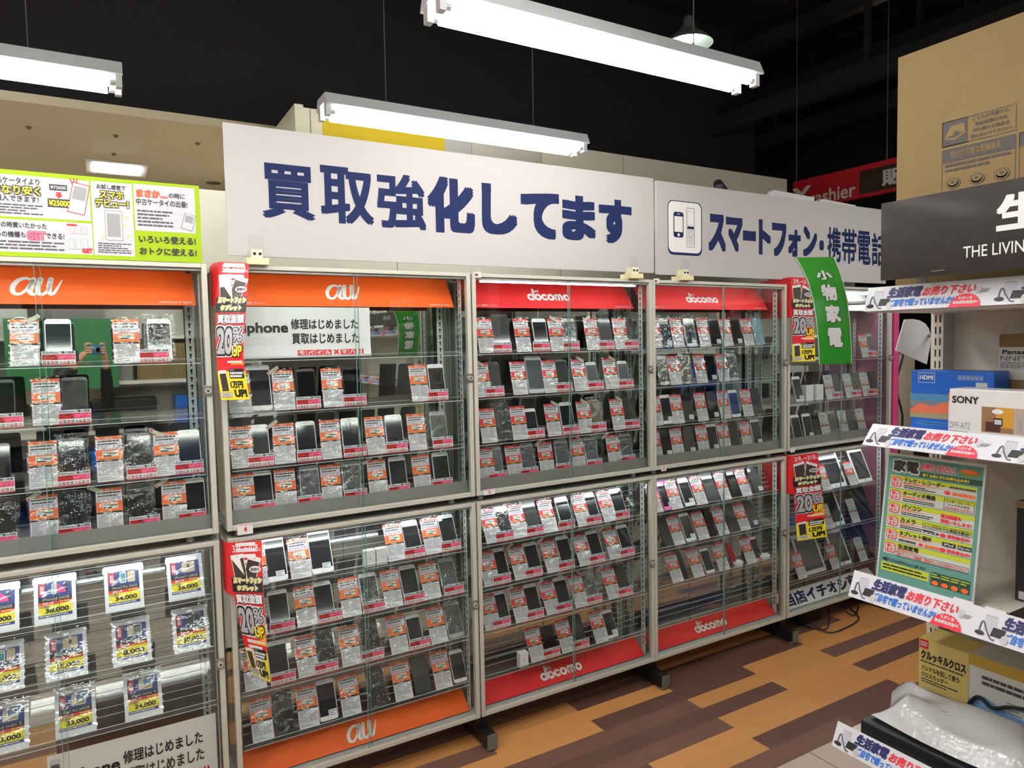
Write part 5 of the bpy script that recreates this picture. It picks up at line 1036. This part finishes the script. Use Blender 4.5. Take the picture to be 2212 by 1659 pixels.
# ------------------------------------------------------------------ the photographer, seen only in the mirrors
FH = Vector((AF.x, AF.y, 0)).normalized(); RH = Vector((FH.y, -FH.x, 0)); BASE = Vector(CAM)-FH*.40; BASE.z = 0
def W(r, f, z): return BASE+RH*r+FH*f+Vector((0,0,z))
def skin(name, verts, edges, mat, parent=None, sub=2, root=0):
    me = bpy.data.meshes.new(name); me.from_pydata([tuple(v[0]) for v in verts], edges, []); o = bpy.data.objects.new(name, me); COL.objects.link(o)
    m = o.modifiers.new('skin','SKIN'); m.use_smooth_shade = True
    for i, v in enumerate(verts):
        d = me.skin_vertices[0].data[i]; r = v[1]; d.radius = r if isinstance(r, tuple) else (r, r); d.use_root = i == root
    sdm = o.modifiers.new('subdivision','SUBSURF'); sdm.levels = sub; sdm.render_levels = sub
    me.materials.append(mat)
    if parent: o.parent = parent
    return o
SKINM = M('skin',(206,156,124),.5); CLOTH = noisy(M('black_knit',(26,25,27),.85), 60, .2); TROU = M('dark_trousers',(38,40,48),.8); HAIR = M('black_hair',(20,17,16),.45)
CB = Vector(CAM)-AF*.031
def K(r, u, f): return CB+AR*r+AU_*u+AF*f                # in the little camera's own frame
HL, HR = K(-.058,-.012,-.016), K(.058,-.012,-.016); WL, WR = K(-.088,-.075,-.05), K(.088,-.075,-.05)
body = [(W(0,0,.80),(.115,.085)), (W(0,.0,.95),(.10,.08)), (W(0,0,1.10),(.115,.085)), (W(0,-.005,1.20),(.10,.075)), (W(0,.005,1.275),.045), (W(0,.02,1.33),.05), (W(0,.03,1.41),(.066,.078)), (W(0,.028,1.455),(.06,.072)),
        (W(-.15,-.005,1.20),.045), (W(-.21,.12,1.19),.036), (WL,.022), (HL,(.014,.024)), (W(.15,-.005,1.20),.045), (W(.21,.12,1.19),.036), (WR,.022), (HR,(.014,.024)),
        (W(-.085,0,.72),.08), (W(-.09,.015,.42),.052), (W(-.09,-.01,.20),.045), (W(-.09,-.02,.07),.032), (W(-.095,.09,.03),.03), (W(.085,0,.72),.08), (W(.09,.015,.42),.052), (W(.09,-.01,.20),.045), (W(.09,-.02,.07),.032), (W(.095,.09,.03),.03)]
bed = [(0,1),(1,2),(2,3),(3,4),(4,5),(5,6),(6,7),(3,8),(8,9),(9,10),(10,11),(3,12),(12,13),(13,14),(14,15),(0,16),(16,17),(17,18),(18,19),(19,20),(0,21),(21,22),(22,23),(23,24),(24,25)]
pe = empty('person', tuple(BASE)); tag(pe, 'person in black holding up a small blue camera, seen in the case mirrors', 'person')
def keep(o): o.parent = pe; o.location = -BASE; return o
keep(skin('body', body, bed, SKINM))
cl = [(p, (r[0]+.014, r[1]+.014) if isinstance(r, tuple) else r+.013) for p, r in body]
keep(skin('jumper', [cl[0],cl[1],cl[2],cl[3],(cl[4][0]-Vector((0,0,.02)),.055),cl[8],cl[9],(cl[10][0].lerp(cl[9][0],.08),.033),cl[12],cl[13],(cl[14][0].lerp(cl[13][0],.08),.033)], [(0,1),(1,2),(2,3),(3,4),(3,5),(5,6),(6,7),(3,8),(8,9),(9,10)], CLOTH))
keep(skin('trousers', [cl[0],cl[16],cl[17],cl[18],(cl[19][0],.045),cl[21],cl[22],cl[23],(cl[24][0],.045)], [(0,1),(1,2),(2,3),(3,4),(0,5),(5,6),(6,7),(7,8)], TROU))
for q in (-1, 1): keep(skin('shoe', [(W(q*.09,-.04,.045),.042),(W(q*.093,.04,.04),.042),(W(q*.096,.12,.032),.034)], [(0,1),(1,2)], BLACKMETAL))
keep(skin('hair', [(W(0,-.02,1.33),(.06,.05)),(W(0,-.01,1.40),(.082,.075)),(W(0,.012,1.465),(.076,.08)),(W(0,.05,1.485),(.055,.05))], [(0,1),(1,2),(2,3)], HAIR))
for q in (-1, 1):
    f_ = MB().lathe([(0,-.012),(.008,-.009),(.012,0),(.008,.009),(0,.012)], (0,0,0), M('eye_white',(240,240,236),.2), 10); o = f_.build('eye', pe); o.location = W(q*.03,.098,1.40)-BASE; o.scale = (1,.5,.7)
    keep(skin('ear', [(W(q*.072,.03,1.385),.010),(W(q*.078,.022,1.41),.014)], [(0,1)], SKINM, sub=1))
keep(skin('nose', [(W(0,.098,1.405),.008),(W(0,.112,1.375),.011)], [(0,1)], SKINM, sub=1)); keep(skin('mouth', [(W(-.02,.1,1.345),.005),(W(0,.104,1.343),.007),(W(.02,.1,1.345),.005)], [(0,1),(1,2)], M('lips',(170,90,84),.5), sub=1))
for q in (-1, 1):                                        # four fingers over the camera's end and a thumb below it
    for j, (du, ln, fr) in enumerate(((.026,.052,.0), (.012,.046,.004), (-.004,.044,.004), (-.019,.036,.002))):
        r0 = q*.062
        top = j == 0
        pts_ = [(K(r0,du-.006,-.02),.0075), (K(r0-q*.004,du+(.012 if top else .002),-.002 if not top else -.012),.0078), (K(r0-q*.018,du+(.014 if top else .002),.004 if not top else -.006),.0072), (K(r0-q*(.018+ln*.42),du+(.011 if top else .001),.004 if not top else -.004),.0064)]
        keep(skin('finger', pts_, [(0,1),(1,2),(2,3)], SKINM, sub=2))
    keep(skin('thumb', [(K(q*.056,-.03,-.026),.010),(K(q*.045,-.026,-.03),.0095),(K(q*.030,-.016,-.028),.008)], [(0,1),(1,2)], SKINM, sub=2))
ce = empty('compact_camera', tuple(CB)); tag(ce, 'small blue compact camera in raised hands, seen in the case mirror', 'camera')
m = MB(); Rm = Matrix((AR, AU_, -AF)).transposed()
def cbox(x0, y0, z0, x1, y1, z1, mat, nm): b = MB().box((x0,y0,z0),(x1,y1,z1),mat); o = b.build(nm, ce, bevel=.004); o.rotation_euler = Rm.to_euler(); return o
CBL = M('camera_blue',(30,130,190),.25,.4)
cbox(-.047,-.028,-.004,.047,.028,.018,CBL,'camera_body')
o = MB().lathe([(.020,.004),(.020,-.010),(.017,-.016),(.015,-.016)], (0,0,0), CHROME, 24).build('lens_ring', ce); o.rotation_euler = Rm.to_euler(); 
o = MB().lathe([(.015,-.0155),(.006,-.0135),(0,-.0130)], (0,0,0), M('lens_black',(10,10,14),.05), 20).build('lens', ce); o.rotation_euler = Rm.to_euler()
cbox(-.030,.014,-.0055,-.016,.021,-.004,M('flash_white',(236,236,230),.2),'flash')

e = empty('aisle_shelf', (4.4,-2.4,0)); tag(e, 'white shelf unit in the next aisle, seen in the red cases\' mirrors', 'shelf unit'); EO = tuple(e.location)
MB().box((4.50,-5.2,0), (4.53,-.15,2.2), M('aisle_back',(236,234,228),.5)).build('back_panel', e, loc=EO, world=True)
for z in (.15, .6, 1.05, 1.5, 1.9): MB().box((4.15,-5.2,z-.03), (4.50,-.15,z), SHW).build('shelf_plate', e, loc=EO, world=True)
for y in (-5.2,-3.5,-1.85,-.19): MB().box((4.46,y,0), (4.50,y+.04,2.2), SHW).build('upright', e, loc=EO, world=True)
for zi, z in enumerate((.15,.6,1.05,1.5)):
    y = -5.1
    while y < -.6:
        wd = r_.uniform(.25,.45); h = r_.uniform(.15,.34)
        if r_.random() < .55: tag(MB().box((4.2,y,z+.001), (4.44,y+wd,z+h), r_.choice(BCOL)).build('stock_box', loc=(4.3,y,z), world=True, bevel=.004), 'stock box in the next aisle, seen only in mirrors', 'box', 'stock boxes in the next aisle')
        y += wd+r_.uniform(.05,.35)
